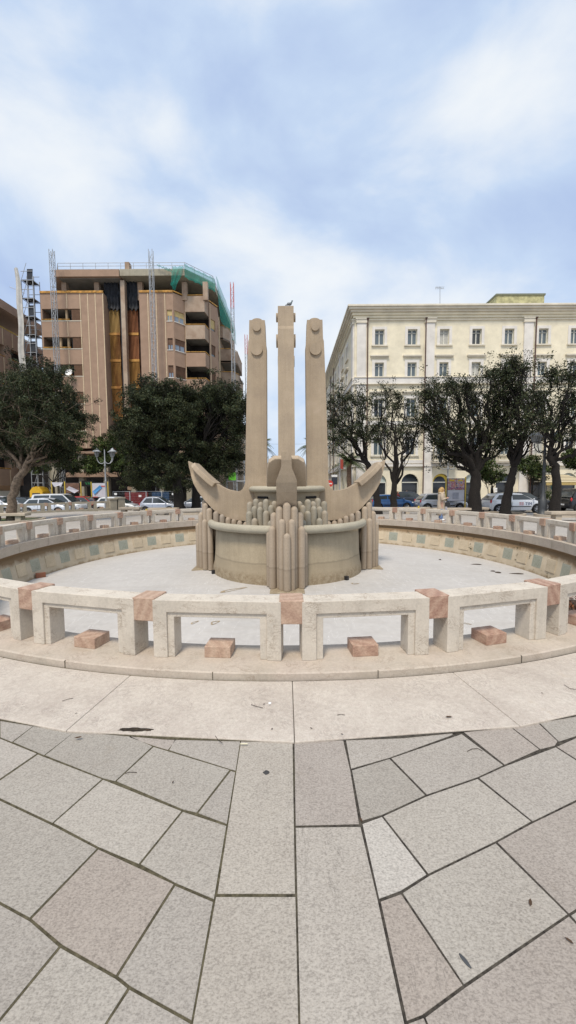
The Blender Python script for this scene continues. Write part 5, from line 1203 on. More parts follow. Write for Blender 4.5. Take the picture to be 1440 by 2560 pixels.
    m = MB(); m.quad((wsb + .035, -wb + .1, belt + .02), (wsb + .035, wb - .1, belt + .02), (wst + .055, wt - .06, zr - .075), (wst + .055, -wt + .06, zr - .075)); m.v = [(x + .012, y, z + .012) for x, y, z in m.v]; m.build('windscreen', M_CARGLASS, body, world=False)
    m = MB(); m.quad((rwb + .02, -wb + .14, belt + .05), (rwb + .02, wb - .14, belt + .05), (rwt + .0, wt - .1, zr - .12), (rwt + .0, -wt + .1, zr - .12)); m.v = [(x - .014, y, z + .008) for x, y, z in m.v]; m.build('tailgate_window', M_CARGLASS, body, world=False)
    for s in (-1, 1):
        wheel(t, xf, s * (W / 2 - .12), r, s); wheel(t, xr, s * (W / 2 - .12), r, s)
        x0 = hl - .32; m = MB(); m.sphere((x0, s * (hw(x0) - .10), topz(x0) - .10), .1, 12, 8, 1.9, .95, .75); m.build('headlight', M_HEAD, t, world=False)
        x0 = -hl + .10; m = MB(); m.sphere((x0, s * (hw(x0) - .07), belt - .12), .09, 10, 8, .7, .8, 1.7); m.build('tail_light', M_RED, t, world=False)
        m = MB(); m.sphere((wsb - .12, s * (wb + .10), belt + .06), .085, 10, 8, .7, 1.15, .75); m.build('wing_mirror', pm if seed % 2 == 0 else M_BLACKPL, body, world=False)
        m = MB()
        for xd in (xm, wsb - .1): m.box(xd - .006, xd + .006, s * (W / 2 + .002) - .003, s * (W / 2 + .002) + .003, clr + .12, belt - .1)
        m.build('door_seam', M_DARK, body, world=False)['kind'] = 'stuff'
        if style in ('hatch', 'van'): m = MB(); m.box(xr + r + .12, xf - r - .12, s * (W / 2 - .01) - .02, s * (W / 2 - .01) + .02, .44, .50); m.build('side_strip', M_BLACKPL, body, world=False)
        for xd in (xm - .28, (xm + .55)): m = MB(); m.box(xd - .08, xd + .08, s * (W / 2 - .005) - .015, s * (W / 2 - .005) + .015, belt - .15, belt - .125); m.build('door_handle', pm, body, world=False)
    m = MB(); m.box(hl - .1, hl + .006, -.3, .3, .34, .46); m.build('grille', M_BLACKPL, t, world=False)
    m = MB(); m.box(-hl - .012, -hl + .05, -.26, .26, .52, .63); m.build('number_plate', M_WHITEP, t, world=False)
    return t
car('white car cut by the left edge of the photo, its bonnet beyond the big trunk', -14, 32.5, (.72, .74, .76), 4.5, 1.8, 1.62, 'van')
car('dark blue grey estate car behind the white people carrier', 68, 37.5, (.06, .075, .095), 4.6, 1.8, 1.5, 'estate')
car('large white people carrier with long side windows', 150, 35, (.74, .76, .78), 4.7, 1.85, 1.82, 'van')
car('small pale blue white hatchback nearest the old balustrade', 124, 32.3, (.66, .70, .76), 3.9, 1.7, 1.42, 'hatch')
car('red hatchback between the people carrier and the white hatchback', 212, 38, (.42, .035, .03), 4.0, 1.7, 1.55, 'hatch')
car('white hatchback under the twin headed street lamp', 296, 33.2, (.76, .78, .78), 3.8, 1.66, 1.5, 'hatch')
car('small silver hatchback with a dark side strip before the wire fence', 402, 33.8, (.52, .55, .60), 3.5, 1.6, 1.50, 'hatch', metal=.6)
car('small grey rounded car half behind the twin tree trunks', 487, 37, (.36, .38, .42), 3.6, 1.63, 1.5, 'hatch', face=-1, metal=.5)
car('blue car behind the trunk right of the anchor arm', 978, 33, (.03, .10, .26), 3.8, 1.72, 1.36, 'hatch')
car('dark navy car parked behind the blue one', 1026, 37.5, (.02, .028, .045), 4.2, 1.78, 1.62, 'suv')
car('silver hatchback behind the woman in the beige coat', 1102, 31, (.50, .52, .56), 4.0, 1.7, 1.45, 'hatch', metal=.55)
car('black car glimpsed behind the poster board', 1150, 36, (.018, .02, .024), 4.1, 1.75, 1.5, 'hatch')
TC = car('white electric hatchback with a telephone company logo on its door', 1281, 27.6, (.80, .81, .83), 4.1, 1.76, 1.42, 'hatch', seed=2)
car('black hatchback parked beyond the white lettered car', 1308, 32, (.02, .021, .026), 4.3, 1.8, 1.5, 'estate')
car('black off-road car cut by the right edge of the photo', 1484, 27.2, (.012, .012, .014), 4.6, 1.9, 1.72, 'suv')
def logo(t, W=1.76):
    M4 = Matrix.Translation((.40, -W / 2 - .006, .66)) @ Matrix.Rotation(PI / 2, 4, 'X')
    text_mesh('TIM', .30, flat('navy lettering', (.02, .04, .16), .5), t, M4, 'lettering', .003, 'LEFT', False).data.materials[0]
    k = MB()
    for i, z in enumerate((.575, .655, .735)):
        k.box(-.02, .12, -W / 2 - .010, -W / 2 - .002, z, z + .032); k.box(.15, .29, -W / 2 - .010, -W / 2 - .002, z, z + .032)
    k.build('logo', flat('logo red', (.62, .06, .05), .5), t, world=False)['kind'] = 'stuff'
logo(TC)

# ------------------------------------------------------------------ street furniture
def lantern_head(t, c, s=1.0):
    x, y, z = c; m = MB(); m.lathe([(.02 * s, .56 * s), (.05 * s, .50 * s), (.07 * s, .44 * s), (.26 * s, .30 * s), (.33 * s, .24 * s), (.31 * s, .22 * s), (.05 * s, .24 * s)], (0, 0), 20)
    m.v = [(x + a, y + b, z + c_) for a, b, c_ in m.v]; h = m.build('lamp_shade', M_LAMPG, t)
    m = MB(); m.lathe([(.11 * s, -.12 * s), (.20 * s, .22 * s)], (0, 0), 8, smooth=False); m.v = [(x + a, y + b, z + c_) for a, b, c_ in m.v]; m.build('lantern_glass', flat('dull lantern glass', (.16, .17, .17), .3), h)
    m = MB()
    for i in range(8): a = 2 * PI * i / 8; m.tube([(x + .11 * s * math.cos(a), y + .11 * s * math.sin(a), z - .12 * s), (x + .205 * s * math.cos(a), y + .205 * s * math.sin(a), z + .23 * s)], .012, 4)
    m.cyl((x, y, z - .2 * s), (x, y, z - .11 * s), .04 * s, .12 * s, 10); m.build('lantern_frame', M_LAMPG, h)
def street_lamp(px, Y, ptop, label, mat, heads, w=.06, basew=.16):
    b = P(px, 1250, Y); g = gz(b.x, Y); zt = P(px, ptop, Y).z; t = thing('street_lamp', label, 'street lamp', (b.x, Y, g), group='lamps round the square')
    x = b.x; m = MB(); m.lathe([(basew * 1.5, 0), (basew * 1.5, .12), (basew * 1.15, .18), (basew, .5), (basew * 1.1, .95), (basew * .7, 1.05), (w * 1.6, 1.25), (w * 1.25, 1.3), (w * 1.15, 2.6), (w * 1.5, 2.64), (w * 1.0, 2.7), (w * .9, (zt - g) * .75), (w * 1.5, (zt - g) * .76), (w * .8, (zt - g) * .78), (w * .6, zt - g), (0, zt - g + .12)], (0, 0), 12)
    m.v = [(x + a, Y + c, z + g) for a, c, z in m.v]; m.build('post', mat, t)
    for a in heads:
        a = R_(a); d = Vector((math.cos(a), math.sin(a), 0)); R0 = .62; z0 = zt - 1.15; pts = []
        for i in range(11): q = i / 10; ang = PI * q; pts.append(Vector((x, Y, 0)) + d * (R0 * (1 - math.cos(ang)) / 2 + .02) + Vector((0, 0, z0 + .35 - .42 * math.sin(ang * .95) + .3 * q)))
        k = MB(); k.tube(pts, .03, 6); k.build('arm', mat, t); e = pts[-1]; lantern_head(t, (e.x, e.y, e.z + .22))
street_lamp(266, 31.0, 1126, 'light grey street lamp with two lanterns on curled arms, left of the fountain', M_LAMPG, (180, 8, 60))
street_lamp(1118, 31, 1140, 'grey street lamp behind the poster board, lanterns among the leaves', M_LAMPG, (180, 0))
street_lamp(1357, 22.4, 1085, 'tall dark grey street lamp with a heavy base before the white lettered car', M_IRON, (180, 0, 90), .085, .22)
street_lamp(672, 50, 1140, 'distant street lamp seen between the left and middle columns', M_LAMPG, (180, 0))
def bench(pl, pr_, Y, label, rot=0, z=.46):
    a, b = P(pl, 1270, Y), P(pr_, 1270, Y); cx_ = (a.x + b.x) / 2; L = b.x - a.x; g = gz(cx_, Y); t = thing('stone_bench', label, 'bench', (cx_, Y, g), R_(rot), group='stone benches')
    m = MB(); m.box(-L / 2, L / 2, -.28, .28, z - .14, z); m.build('seat', M_BENCH, t, world=False, bevel=.015)
    for e in (-1, 1): m = MB(); m.box(e * L * .3 - .14, e * L * .3 + .14, -.2, .2, -.1, z - .143); m.build('leg', M_BENCH, t, world=False, bevel=.01)
bench(-30, 67, 19.4, 'pale stone bench at the left edge beside the big tree', 4)
bench(372, 445, 24, 'long low stone bench seen over the rail before the silver hatchback'); bench(300, 352, 25, 'stone bench glimpsed through the balustrade, left of the silver hatchback')
bench(1004, 1073, 26.5, 'stone bench before the blue car'); bench(1080, 1174, 24.5, 'stone bench behind the woman in the coat'); bench(1188, 1218, 25.2, 'short stone bench beside the white lettered car')
bench(930, 1003, 26.5, 'stone bench behind the tip of the right anchor arm')
bench(1372, 1475, 18.4, 'stone bench at the right edge', -3)
def tree_ring(px, Y, r, label, grass=True):
    c = P(px, 1270, Y); g = gz(c.x, Y); t = thing('tree_planter', label, 'planter', (c.x, Y, g), group='round kerbs at the trees')
    MB().lathe([(r - .16, -.1), (r - .16, .14), (r, .14), (r, -.1)], (c.x, Y), 40, smooth=False).build('kerb_ring', M_BENCH, t)
    t.children[0].data.transform(Matrix.Translation((0, 0, g + 0 - 0))) if False else None
    t.children[0].location.z = g
    MB().lathe([(.0, .06), (r - .17, .06)], (c.x, Y), 24).build('soil', flat('grassy soil', (.05, .09, .02) if grass else (.09, .07, .05), .95, sc=12, var=.4), t); t.children[1].location.z = g
tree_ring(28, 19.6, 1.5, 'round stone kerb with grass at the foot of the big left tree'); tree_ring(1250, 24, 1.45, 'round stone kerb under the leaning tree by the white car', False)
tree_ring(1395, 22, 1.2, 'round kerb under the tree at the right edge', False); tree_ring(470, 25.4, 1.6, 'round kerb under the twin dark trees', False)
# old balustrade on the left
def old_balustrade():
    pos = [(-70, 23.6), (-8, 24.8), (52, 26), (114, 27.2), (174, 28.4), (230, 29.6), (275, 30.6)]
    c = [Vector((P(px, 1260, Y).x, Y, 0)) for px, Y in pos]; zb = -.12; t = thing('old_balustrade', 'weathered grey stone balustrade with an end pier, in front of the cars on the left', 'balustrade', (c[2].x, c[2].y, zb))
    for i, (a, b) in enumerate(zip(c[:-1], c[1:])):
        F = fr((a.x, a.y, zb), b - a); L = (b - a).length
        k = MB(); fbox(k, F, 0, L, -.25, .25, -.6, .1); k.build('plinth', M_OLD, t)
        k = MB(); fbox(k, F, .1, L - .1, -.12, .12, .52, .66); fbox(k, F, .1, .31, -.12, .12, .1, .52); fbox(k, F, L - .31, L - .1, -.12, .12, .1, .52); k.build('rail_frame', M_OLD, t)
        k = MB(); fbox(k, F, L / 2 - .13, L / 2 + .13, -.13, .13, .1, .21); k.build('low_block', M_ROSE, t)
        k = MB(); fbox(k, F, -.099, .099, -.135, .135, .44, .675); k.build('joint_block', M_ROSE, t)
    F = fr((c[-1].x, c[-1].y, zb), c[-1] - c[-2]); 
    for a0, h in ((-.1, .78), (.55, .84)): k = MB(); fbox(k, F, a0, a0 + .55, -.3, .3, -.6, h); pr = k.build('end_pier', M_OLD, t, bevel=.01); k = MB(); fbox(k, F, a0 - .04, a0 + .59, -.34, .34, h + .002, h + .1); k.build('pier_cap', M_OLD, pr)
old_balustrade()
# poster boards
def poster_mat(name, seed, c0):
    g = NG(name, .6); v = g.N.new('ShaderNodeTexVoronoi'); v.inputs['Scale'].default_value = 9; g.L.new(g.co((1, 1, 1.4)), v.inputs['Vector'])
    g.color(g.ramp(g.noise(g.co(rnd=True), 6, 2), [(.35, c0), (.45, (.55, .5, .45)), (.55, (.40, .10, .22)), (.65, (.55, .38, .08))])); return g.m
M_PAPER = flat('grey white paper', (.55, .55, .60), .7, sc=2, var=.12); M_P1 = poster_mat('event poster', 1, (.10, .12, .25))
def board(px0, px1, py0, py1, Y, label, name='poster_board'):
    a, b = P(px0, py0, Y), P(px1, py1, Y); g = gz(a.x, Y); t = thing(name, label, 'notice board', ((a.x + b.x) / 2, Y, g))
    for x in (a.x - .08, b.x + .08): m = MB(); m.box(x - .035, x + .035, Y - .04, Y + .04, g - .1, a.z + .1); m.build('post', M_YELLOW, t)
    m = MB(); m.box(a.x, b.x, Y - .03, Y + .03, b.z, a.z); m.build('panel', M_IRON, t); return t, a, b
t, a, b = board(1118, 1160, 1196, 1253, 29.3, 'notice board with two colourful posters above a large grey one, yellow posts')
zm = P(1117, 1225, 29.3).z; xm = (a.x + b.x) / 2
for i, (x0, x1) in enumerate(((a.x + .03, xm - .015), (xm + .015, b.x - .03))):
    m = MB(); m.box(x0, x1, 29.24, 29.265, zm + .02, a.z - .03); ps = m.build('poster', M_P1, t)
    m = MB(); m.box(x0 + .12, x1 - .12, 29.225, 29.238, a.z - .22, a.z - .10); m.build('headline', M_YELLOW, ps); m = MB(); m.box(x0 + .02, x1 - .02, 29.225, 29.238, zm + .12, zm + .17); m.build('headline', flat('magenta', (.3, .02, .12), .6), ps)
m = MB(); m.box(a.x + .03, b.x - .03, 29.24, 29.265, b.z + .03, zm - .01); gp = m.build('poster', M_PAPER, t)
m = MB(); m.box(xm - .25, xm + .22, 29.228, 29.238, b.z + .2, zm - .2); m.build('poster_print', flat('faded print', (.36, .37, .43), .7, sc=5, var=.2), gp)
t, a, b = board(230, 269, 1207, 1245, 39, 'notice board with white posters and a torn blue sheet behind the lamp')
m = MB(); m.box(a.x + .05, b.x - .05, 38.9, 38.95, b.z + .1, a.z - .05); ps = m.build('poster', M_PAPER, t)
m = MB(); m.quad((a.x + .1, 38.85, a.z - .9), (a.x + .9, 38.8, a.z - .25), (a.x + 1.1, 38.85, a.z - .5), (a.x + .3, 38.8, a.z - 1.2)); m.build('torn_sheet', flat('blue sheet', (.08, .30, .60), .6), ps)
m = MB(); m.box(a.x + .1, a.x + .6, 38.87, 38.89, a.z - 1.0 - .5, a.z - 1.42); m.box(a.x + .95, b.x - .15, 38.87, 38.89, a.z - .42, a.z - .3); m.build('headline', flat('red print', (.5, .12, .1), .6), ps)['kind'] = 'stuff'
t, a, b = board(164, 201, 1207, 1233, 39, 'brown notice board with a peeling white poster')
m = MB(); m.box(a.x + .05, b.x - .05, 38.9, 38.95, b.z + .05, a.z - .03); m.build('poster', flat('brown paper', (.16, .09, .06), .8, sc=3, var=.4), t)
m = MB(); m.quad((a.x + .1, 38.85, a.z - .65), (a.x + .45, 38.8, a.z - .35), (b.x - .05, 38.85, a.z - .8), (b.x - .5, 38.8, b.z + .0)); m.build('torn_sheet', M_PAPER, t)
t, a, b = board(131, 160, 1206, 1216, 39.4, 'notice board with a torn white banner near the yellow bin')
m = MB(); m.quad((a.x, 39.2, a.z), (b.x, 39.25, a.z), (b.x - .2, 39.2, b.z - .1), (a.x + .8, 39.15, b.z + .1), (a.x + .3, 39.2, b.z - .05)); m.build('torn_sheet', M_PAPER, t)
a = P(222, 1209, 39.5); vs = thing('shop_sign', 'dark shop sign with green letters between two yellow posts', 'sign', tuple(a)); m = MB(); m.box(a.x - .75, a.x + .75, a.y, a.y + .06, a.z - .3, a.z + .3); m.build('panel', M_DARK, vs)
text_mesh('VAP', .42, flat('green letters', (.02, .22, .06), .6), vs, Matrix.Translation((a.x, a.y - .01, a.z)) @ Matrix.Rotation(PI / 2, 4, 'X'), 'lettering')
# yellow collection bin
def ybin():
    Y = 41; a, b = P(73, 1216, Y), P(107, 1240, Y); g = -.8; t = thing('collection_bin', 'large yellow collection bin with a humped roof behind the people carrier', 'bin', ((a.x + b.x) / 2, Y, g)); h = a.z - g
    pr = [(0, 0), (b.x - a.x, 0), (b.x - a.x, h * .78), (b.x - a.x - .3, h * .95), ((b.x - a.x) * .5, h), (.3, h * .95), (0, h * .8)]
    m = MB(); m.prism(pr, lambda x, z, d: (a.x + x, Y + d, g + z), 0, 1.3); m.build('body', flat('yellow bin paint', (.70, .42, .02), .5), t, bevel=.04)
    m = MB(); m.box(a.x + .3, b.x - .3, Y - .03, Y - .003, g + h * .62, g + h * .72); m.build('flap', M_IRON, t)
ybin()
# temporary wire fence
def wire_fence():
    Y = 36.5; xs = [P(px, 1240, Y).x for px in (282, 325, 366, 405, 436)]; g = -.8; zt = P(300, 1229, Y).z
    for i in range(4):
        x0, x1 = xs[i] + .03, xs[i + 1] - .03; t = thing('fence_panel', ('wire mesh site fence panel nearest the lamp', 'wire fence panel with a red sheet behind it', 'wire fence panel with a blue sheet behind it', 'wire fence panel beside the dark tree trunk')[i], 'fence', ((x0 + x1) / 2, Y, g), group='site fence panels')
        m = MB(); m.tube([(x0, Y, g + .1), (x0, Y, zt), (x1, Y, zt), (x1, Y, g + .1)], .028, 6); m.build('frame', M_STEEL, t)
        m = MB()
        for x in np.arange(x0 + .12, x1, .13): m.tube([(x, Y, g + .15), (x, Y, zt)], .005, 3)
        for z in np.arange(g + .3, zt, .25): m.tube([(x0, Y, z), (x1, Y, z)], .005, 3)
        m.build('mesh_infill', M_STEEL, t)
    for x0, x1, c, lab in ((xs[1] - .9, xs[1] + 1.4, (.16, .012, .012), 'dark red sheet standing behind the site fence'), (xs[2] + .2, xs[2] + 1.9, (.012, .05, .12), 'dark blue sheet standing behind the site fence')):
        k = MB(); n = 16; k.add([(x0 + (x1 - x0) * i / n, Y + .9 + .08 * math.sin(i * 1.7), z) for i in range(n + 1) for z in (g, zt - .1)], [(2 * i, 2 * i + 2, 2 * i + 3, 2 * i + 1) for i in range(n)], True); tag(k.build('hoarding_sheet', flat('sheet ' + lab[:8], c, .8)), lab, 'sheet')
    for i, (px, py) in enumerate(((289, 1235), (350, 1240), (433, 1235))):
        a = P(px, py, Y - .06); m = MB(); m.box(a.x - .13, a.x + .13, a.y - .01, a.y + .01, a.z - .1, a.z + .1); tag(m.build('notice_sheet', M_WHITEP), ('small white notice on the first fence panel by the lamp', 'small white notice low on the middle of the wire fence', 'small white notice at the right end of the wire fence')[i], 'notice', 'notices on the fence')
wire_fence()
# green banner on a site platform
def green_banner():
    Y = 40; a, b = P(571, 1181, Y), P(590, 1203, Y); g = -.7; t = thing('site_platform', 'scaffold platform wrapped with a bright green banner left of the anchor column', 'scaffold', ((a.x + b.x) / 2, Y, g))
    m = MB(); m.box(a.x, b.x, Y - .03, Y, b.z + .1, a.z); m.build('banner', flat('lime green banner', (.13, .50, .03), .7, sc=2, var=.2), t)
    m = MB()
    for x in (a.x - .2, b.x + .1, b.x + .9): m.tube([(x, Y + .2, g), (x, Y + .2, a.z + .8)], .05, 6)
    m.tube([(a.x - .3, Y + .1, b.z), (b.x + 1, Y + .1, b.z)], .05, 5); m.build('frame', M_STEEL, t)
green_banner()
# signs on the right
def signs():
    Y = 30; c = P(824, 1209, Y); g = gz(c.x, Y); t = thing('no_entry_sign', 'round red no entry sign on a grey pole at the side street', 'road sign', (c.x, Y, g)); m = MB(); m.cyl((c.x, Y, c.z), (c.x, Y - .03, c.z), .27, n=28); m.build('disc', flat('sign red', (.62, .05, .03), .45), t)
    m = MB(); m.box(c.x - .19, c.x + .19, Y - .037, Y - .031, c.z - .045, c.z + .045); m.build('bar', M_WHITEP, t); m = MB(); m.tube([(c.x, Y + .05, g), (c.x, Y + .05, c.z + .4)], .03, 8); m.build('pole', M_STEEL, t)
    c = P(836, 1200, 34); t = thing('direction_sign', 'dark square street sign with a white strip beside the no entry sign', 'road sign', (c.x, 34, -.5)); m = MB(); m.box(c.x - .27, c.x + .27, 34, 34.06, c.z - .4, c.z + .25); m.build('panel', flat('dark sign', (.03, .035, .05), .5), t)
    m = MB(); m.box(c.x - .26, c.x + .26, 33.98, 33.995, c.z + .28, c.z + .46); m.build('strip', M_WHITEP, t); m = MB(); m.tube([(c.x, 34.08, -.5), (c.x, 34.08, c.z + .5)], .035, 8); m.build('pole', M_STEEL, t)
    c = P(850, 1160, 36); t = thing('flag', 'small red flag hanging over the palm by the side street', 'flag', (c.x, 36, c.z)); m = MB(); m.add([(c.x + .3 * i / 5, 36 + .05 * math.sin(i * 2), c.z + z - .12 * i / 5) for i in range(6) for z in (.5, -.4)], [(2 * i, 2 * i + 2, 2 * i + 3, 2 * i + 1) for i in range(5)], True); m.build('cloth', flat('faded red cloth', (.35, .06, .04), .8), t)
    m = MB(); m.tube([(c.x, 36, c.z + .6), (c.x, 36, gz(c.x, 36))], .03, 6); m.build('pole', M_STEEL, t)
    for i, px in enumerate((1046.5, 366)):
        Y = (24, 22)[i]; c = P(px, 1270, Y); g = gz(c.x, Y); k = MB(); k.cyl((c.x, Y, g), (c.x, Y, g + (.62 if i == 0 else .5)), .055, n=10); tag(k.build('bollard', M_YELLOW, bevel=.01), ('yellow bollard behind the right rail by the silver hatchback', 'yellow bollard behind the left rail by the small silver hatchback')[i], 'bollard')
signs()
def awning():
    Y = 38.5; a, b = P(1366, 1199, Y), P(1475, 1199, Y); z0 = P(1400, 1205, Y).z; z1 = P(1400, 1186, Y + 3).z; t = thing('striped_awning', 'wide striped cream and grey awning of the cafe at the right edge', 'awning', ((a.x + b.x) / 2, Y, -.6))
    g = NG('striped canvas', .85); w = g.N.new('ShaderNodeTexWave'); w.bands_direction = 'Z'; w.inputs['Scale'].default_value = 1.9; g.L.new(g.co(), w.inputs['Vector']); g.color(g.ramp(w.outputs['Fac'], [(.35, (.20, .17, .11)), (.5, (.58, .50, .33))]))
    m = MB(); m.add([(a.x, Y, z0), (b.x, Y, z0), (b.x, Y + 3.3, z1), (a.x, Y + 3.3, z1), (a.x, Y, z0 - .04), (b.x, Y, z0 - .04), (b.x, Y + 3.3, z1 - .04), (a.x, Y + 3.3, z1 - .04)], [(0, 1, 2, 3), (4, 5, 6, 7), (0, 1, 5, 4), (1, 2, 6, 5), (3, 0, 4, 7)]); m.build('canopy', g.m, t)
    m = MB(); m.box(a.x, b.x, Y - .02, Y + .01, z0 - .32, z0 - .045); m.build('valance', flat('ochre valance', (.45, .33, .12), .8), t)
    m = MB(); 
    for x in (a.x + .1, b.x - .2): m.tube([(x, Y + .1, -.7), (x, Y + .1, z0)], .05, 6)
    m.build('posts', M_IRON, t)['kind'] = 'stuff'
    for i, px in enumerate((1372, 1388, 1402)):
        c = P(px, 1250, Y - .4); p = thing('potted_shrub', ('terracotta pot with a dark shrub at the left end of the cafe', 'middle potted shrub before the cafe', 'right potted shrub before the cafe')[i], 'potted plant', (c.x, Y - .4, -.58), group='potted shrubs by the cafe')
        m = MB(); m.lathe([(0, 0), (.2, 0), (.28, .45), (.26, .45), (.0, .38)], (0, 0), 14); m.build('pot', flat('terracotta', (.30, .12, .06), .8), p, world=False)
        leaves('foliage', [(c.x + random.uniform(-.25, .25), Y - .4 + random.uniform(-.2, .2), -.0 + random.uniform(0, .9)) for _ in range(22)], 30, .22, .13, M_LEAF_M, p, 60 + i, (c.x, Y - .4, -.58))
    c = P(1384, 1216, 41.8); tag(MB().box(c.x - .35, c.x + .35, 41.6, 41.68, c.z - .35, c.z + .35).build('wall_sign', flat('turquoise sign', (.03, .26, .32), .5)), 'square turquoise sign on the palazzo wall by the awning', 'sign')
    for i, (px, py) in enumerate(((1229, 1222), (1238, 1222), (1229, 1228), (1238, 1228))):
        c = P(px, py, 41.85); tag(MB().box(c.x - .17, c.x + .17, 41.75, 41.8, c.z - .11, c.z + .11).build('name_plate', M_WHITEP), ('upper left', 'upper right', 'lower left', 'lower right')[i] + ' of four white plates beside the palazzo doorway', 'plate', 'plates by the doorway')
awning()

# ------------------------------------------------------------------ people and pigeon
def remeshed(m, vox, name, mat, parent, smooth=True):
    me = bpy.data.meshes.new('tmp'); me.from_pydata(m.v, [], m.f); ob = bpy.data.objects.new('tmp', me); COL.objects.link(ob)
    r = ob.modifiers.new('r', 'REMESH'); r.mode = 'VOXEL'; r.voxel_size = vox; r.use_smooth_shade = True
    s = ob.modifiers.new('s', 'SMOOTH'); s.factor = .5; s.iterations = 3
    dg = bpy.context.evaluated_depsgraph_get(); out = bpy.data.meshes.new_from_object(ob.evaluated_get(dg)); bpy.data.objects.remove(ob); out.name = name
    out.materials.clear(); out.materials.append(mat); o = bpy.data.objects.new(name, out); COL.objects.link(o); o.parent = parent; return o
def limb(m, pts, rad, n=10):
    m.tube(pts, rad, n)
    for p, r in ((pts[0], rad[0]), (pts[-1], rad[-1])): m.sphere(tuple(p), r, 10, 6)
M_SKIN = flat('skin', (.50, .30, .22), .55, var=.04)
def woman():
    Y = 19.0; c = P(1102, 1300, Y); g = gz(c.x, Y) + .0; t = thing('person', 'woman in a long beige coat and sunglasses looking down at the phone in her hands', 'person', (c.x, Y, g), R_(-8))
    body = MB(); V = Vector
    # faces +x (to the right), x forward, y to her left
    limb(body, [V((0, 0, .92)), V((0, 0, 1.1)), V((.0, 0, 1.28)), V((.0, 0, 1.38))], [.15, .125, .14, .10])
    body.sphere((0, .13, 1.33), .075); body.sphere((0, -.13, 1.33), .075)
    limb(body, [V((0, 0, 1.36)), V((.03, 0, 1.47))], [.058, .05])
    body.sphere((.055, 0, 1.555), .098, 16, 12, .95, .78, 1.12); body.sphere((.075, 0, 1.49), .055, 12, 8, 1.0, .85, .8)   # skull, jaw (bowed)
    limb(body, [V((.145, 0, 1.555)), V((.168, 0, 1.525))], [.012, .016])          # nose
    body.sphere((.14, 0, 1.493), .02, 8, 6, .7, 1.3, .5)                          # mouth
    for s in (-1, 1):
        body.sphere((.045, s * .078, 1.54), .022, 8, 6, .7, .4, 1.2)             # ear
        limb(body, [V((0, s * .09, .92)), V((.02, s * .09, .5)), V((-.01, s * .085, .09))], [.10, .062, .042])
        limb(body, [V((-.03, s * .085, .05)), V((.14, s * .10, .035))], [.042, .034])
        sh = V((0, s * .17, 1.33)); el = V((-.02, s * .22, 1.07)); wr = V((.22, s * .075, 1.13)); limb(body, [sh, el], [.055, .043]); limb(body, [el, wr], [.043, .027])
        # palm and fingers round the phone
        pc = wr + V((.045, -s * .01, .01)); limb(body, [wr, pc + V((.02, 0, .005))], [.026, .024])
        for i, (ln, dz) in enumerate(((.062, .028), (.07, .01), (.066, -.008), (.052, -.025))):
            b0 = pc + V((.03, 0, dz)); b1 = b0 + V((ln * .5, -s * .008, .01)); b2 = b1 + V((ln * .15, -s * ln * .38, .008)); limb(body, [b0, b1, b2], [.0105, .0095, .008], 6)
        limb(body, [pc + V((.0, -s * .01, .024)), pc + V((.03, -s * .03, .045)), pc + V((.055, -s * .035, .05))], [.012, .010, .009], 6)
    remeshed(body, .007, 'body', M_SKIN, t)
    coatm = flat('beige coat', (.46, .38, .29), .9, sc=7, var=.12)
    k = MB(); rows = [(.27, .205, .17, .0), (.45, .195, .165, 0), (.7, .19, .16, 0), (.92, .185, .165, 0), (1.05, .165, .155, 0), (1.2, .17, .17, 0), (1.33, .15, .19, 0), (1.40, .10, .12, .01)]
    n = 24; vs = []
    for z, a, b, xo in rows:
        for i in range(n):
            an = 2 * PI * i / n; f = 1 + .05 * math.sin(an * 5 + z * 3) * (1.2 - z); vs.append((xo + a * f * math.cos(an), b * f * math.sin(an), z))
    k.add(vs, [(j * n + i, j * n + (i + 1) % n, (j + 1) * n + (i + 1) % n, (j + 1) * n + i) for j in range(len(rows) - 1) for i in range(n)], True); coat = k.build('coat', coatm, t, world=False)
    s_ = coat.modifiers.new('s', 'SOLIDIFY'); s_.thickness = .012
    for s in (-1, 1):
        k = MB(); k.tube([V((0, s * .155, 1.35)), V((-.01, s * .20, 1.25)), V((-.025, s * .225, 1.07)), V((.05, s * .18, 1.085)), V((.20, s * .085, 1.125))], [.075, .085, .075, .066, .05], 12); k.build('sleeve', coatm, coat, world=False)
    k = MB(); k.tube([V((.10 * math.cos(a), .13 * math.sin(a), 1.40 + .03 * math.cos(a * 2))) for a in np.linspace(0, 2 * PI, 17)], [.055 + .008 * math.sin(i * 2) for i in range(17)], 10); k.tube([V((.12, .03, 1.38)), V((.16, .02, 1.25)), V((.165, .02, 1.15))], [.05, .045, .03], 8); k.build('scarf', flat('cream scarf', (.50, .41, .29), .95, sc=12, var=.2), t, world=False)
    k = MB(); k.sphere((.01, 0, 1.575), .125, 16, 12, .98, .95, 1.0); k.sphere((-.05, 0, 1.50), .12, 14, 10, .9, 1.05, 1.25); k.sphere((-.075, .02, 1.40), .10, 12, 8, .8, 1.15, 1.2); k.sphere((.02, .075, 1.50), .06, 10, 8, .9, .6, 1.6); k.sphere((.02, -.075, 1.50), .06, 10, 8, .9, .6, 1.6)
    h = remeshed(k, .014, 'hair', flat('wavy blond hair', (.42, .26, .10), .7, sc=28, var=.45), t)
    k = MB(); 
    for s in (-1, 1): k.sphere((.142, s * .034, 1.553), .027, 10, 8, .5, 1.1, .9); k.tube([(.14, s * .055, 1.557), (.05, s * .085, 1.56)], .005, 4)
    k.build('sunglasses', M_BLACKPL, t, world=False)
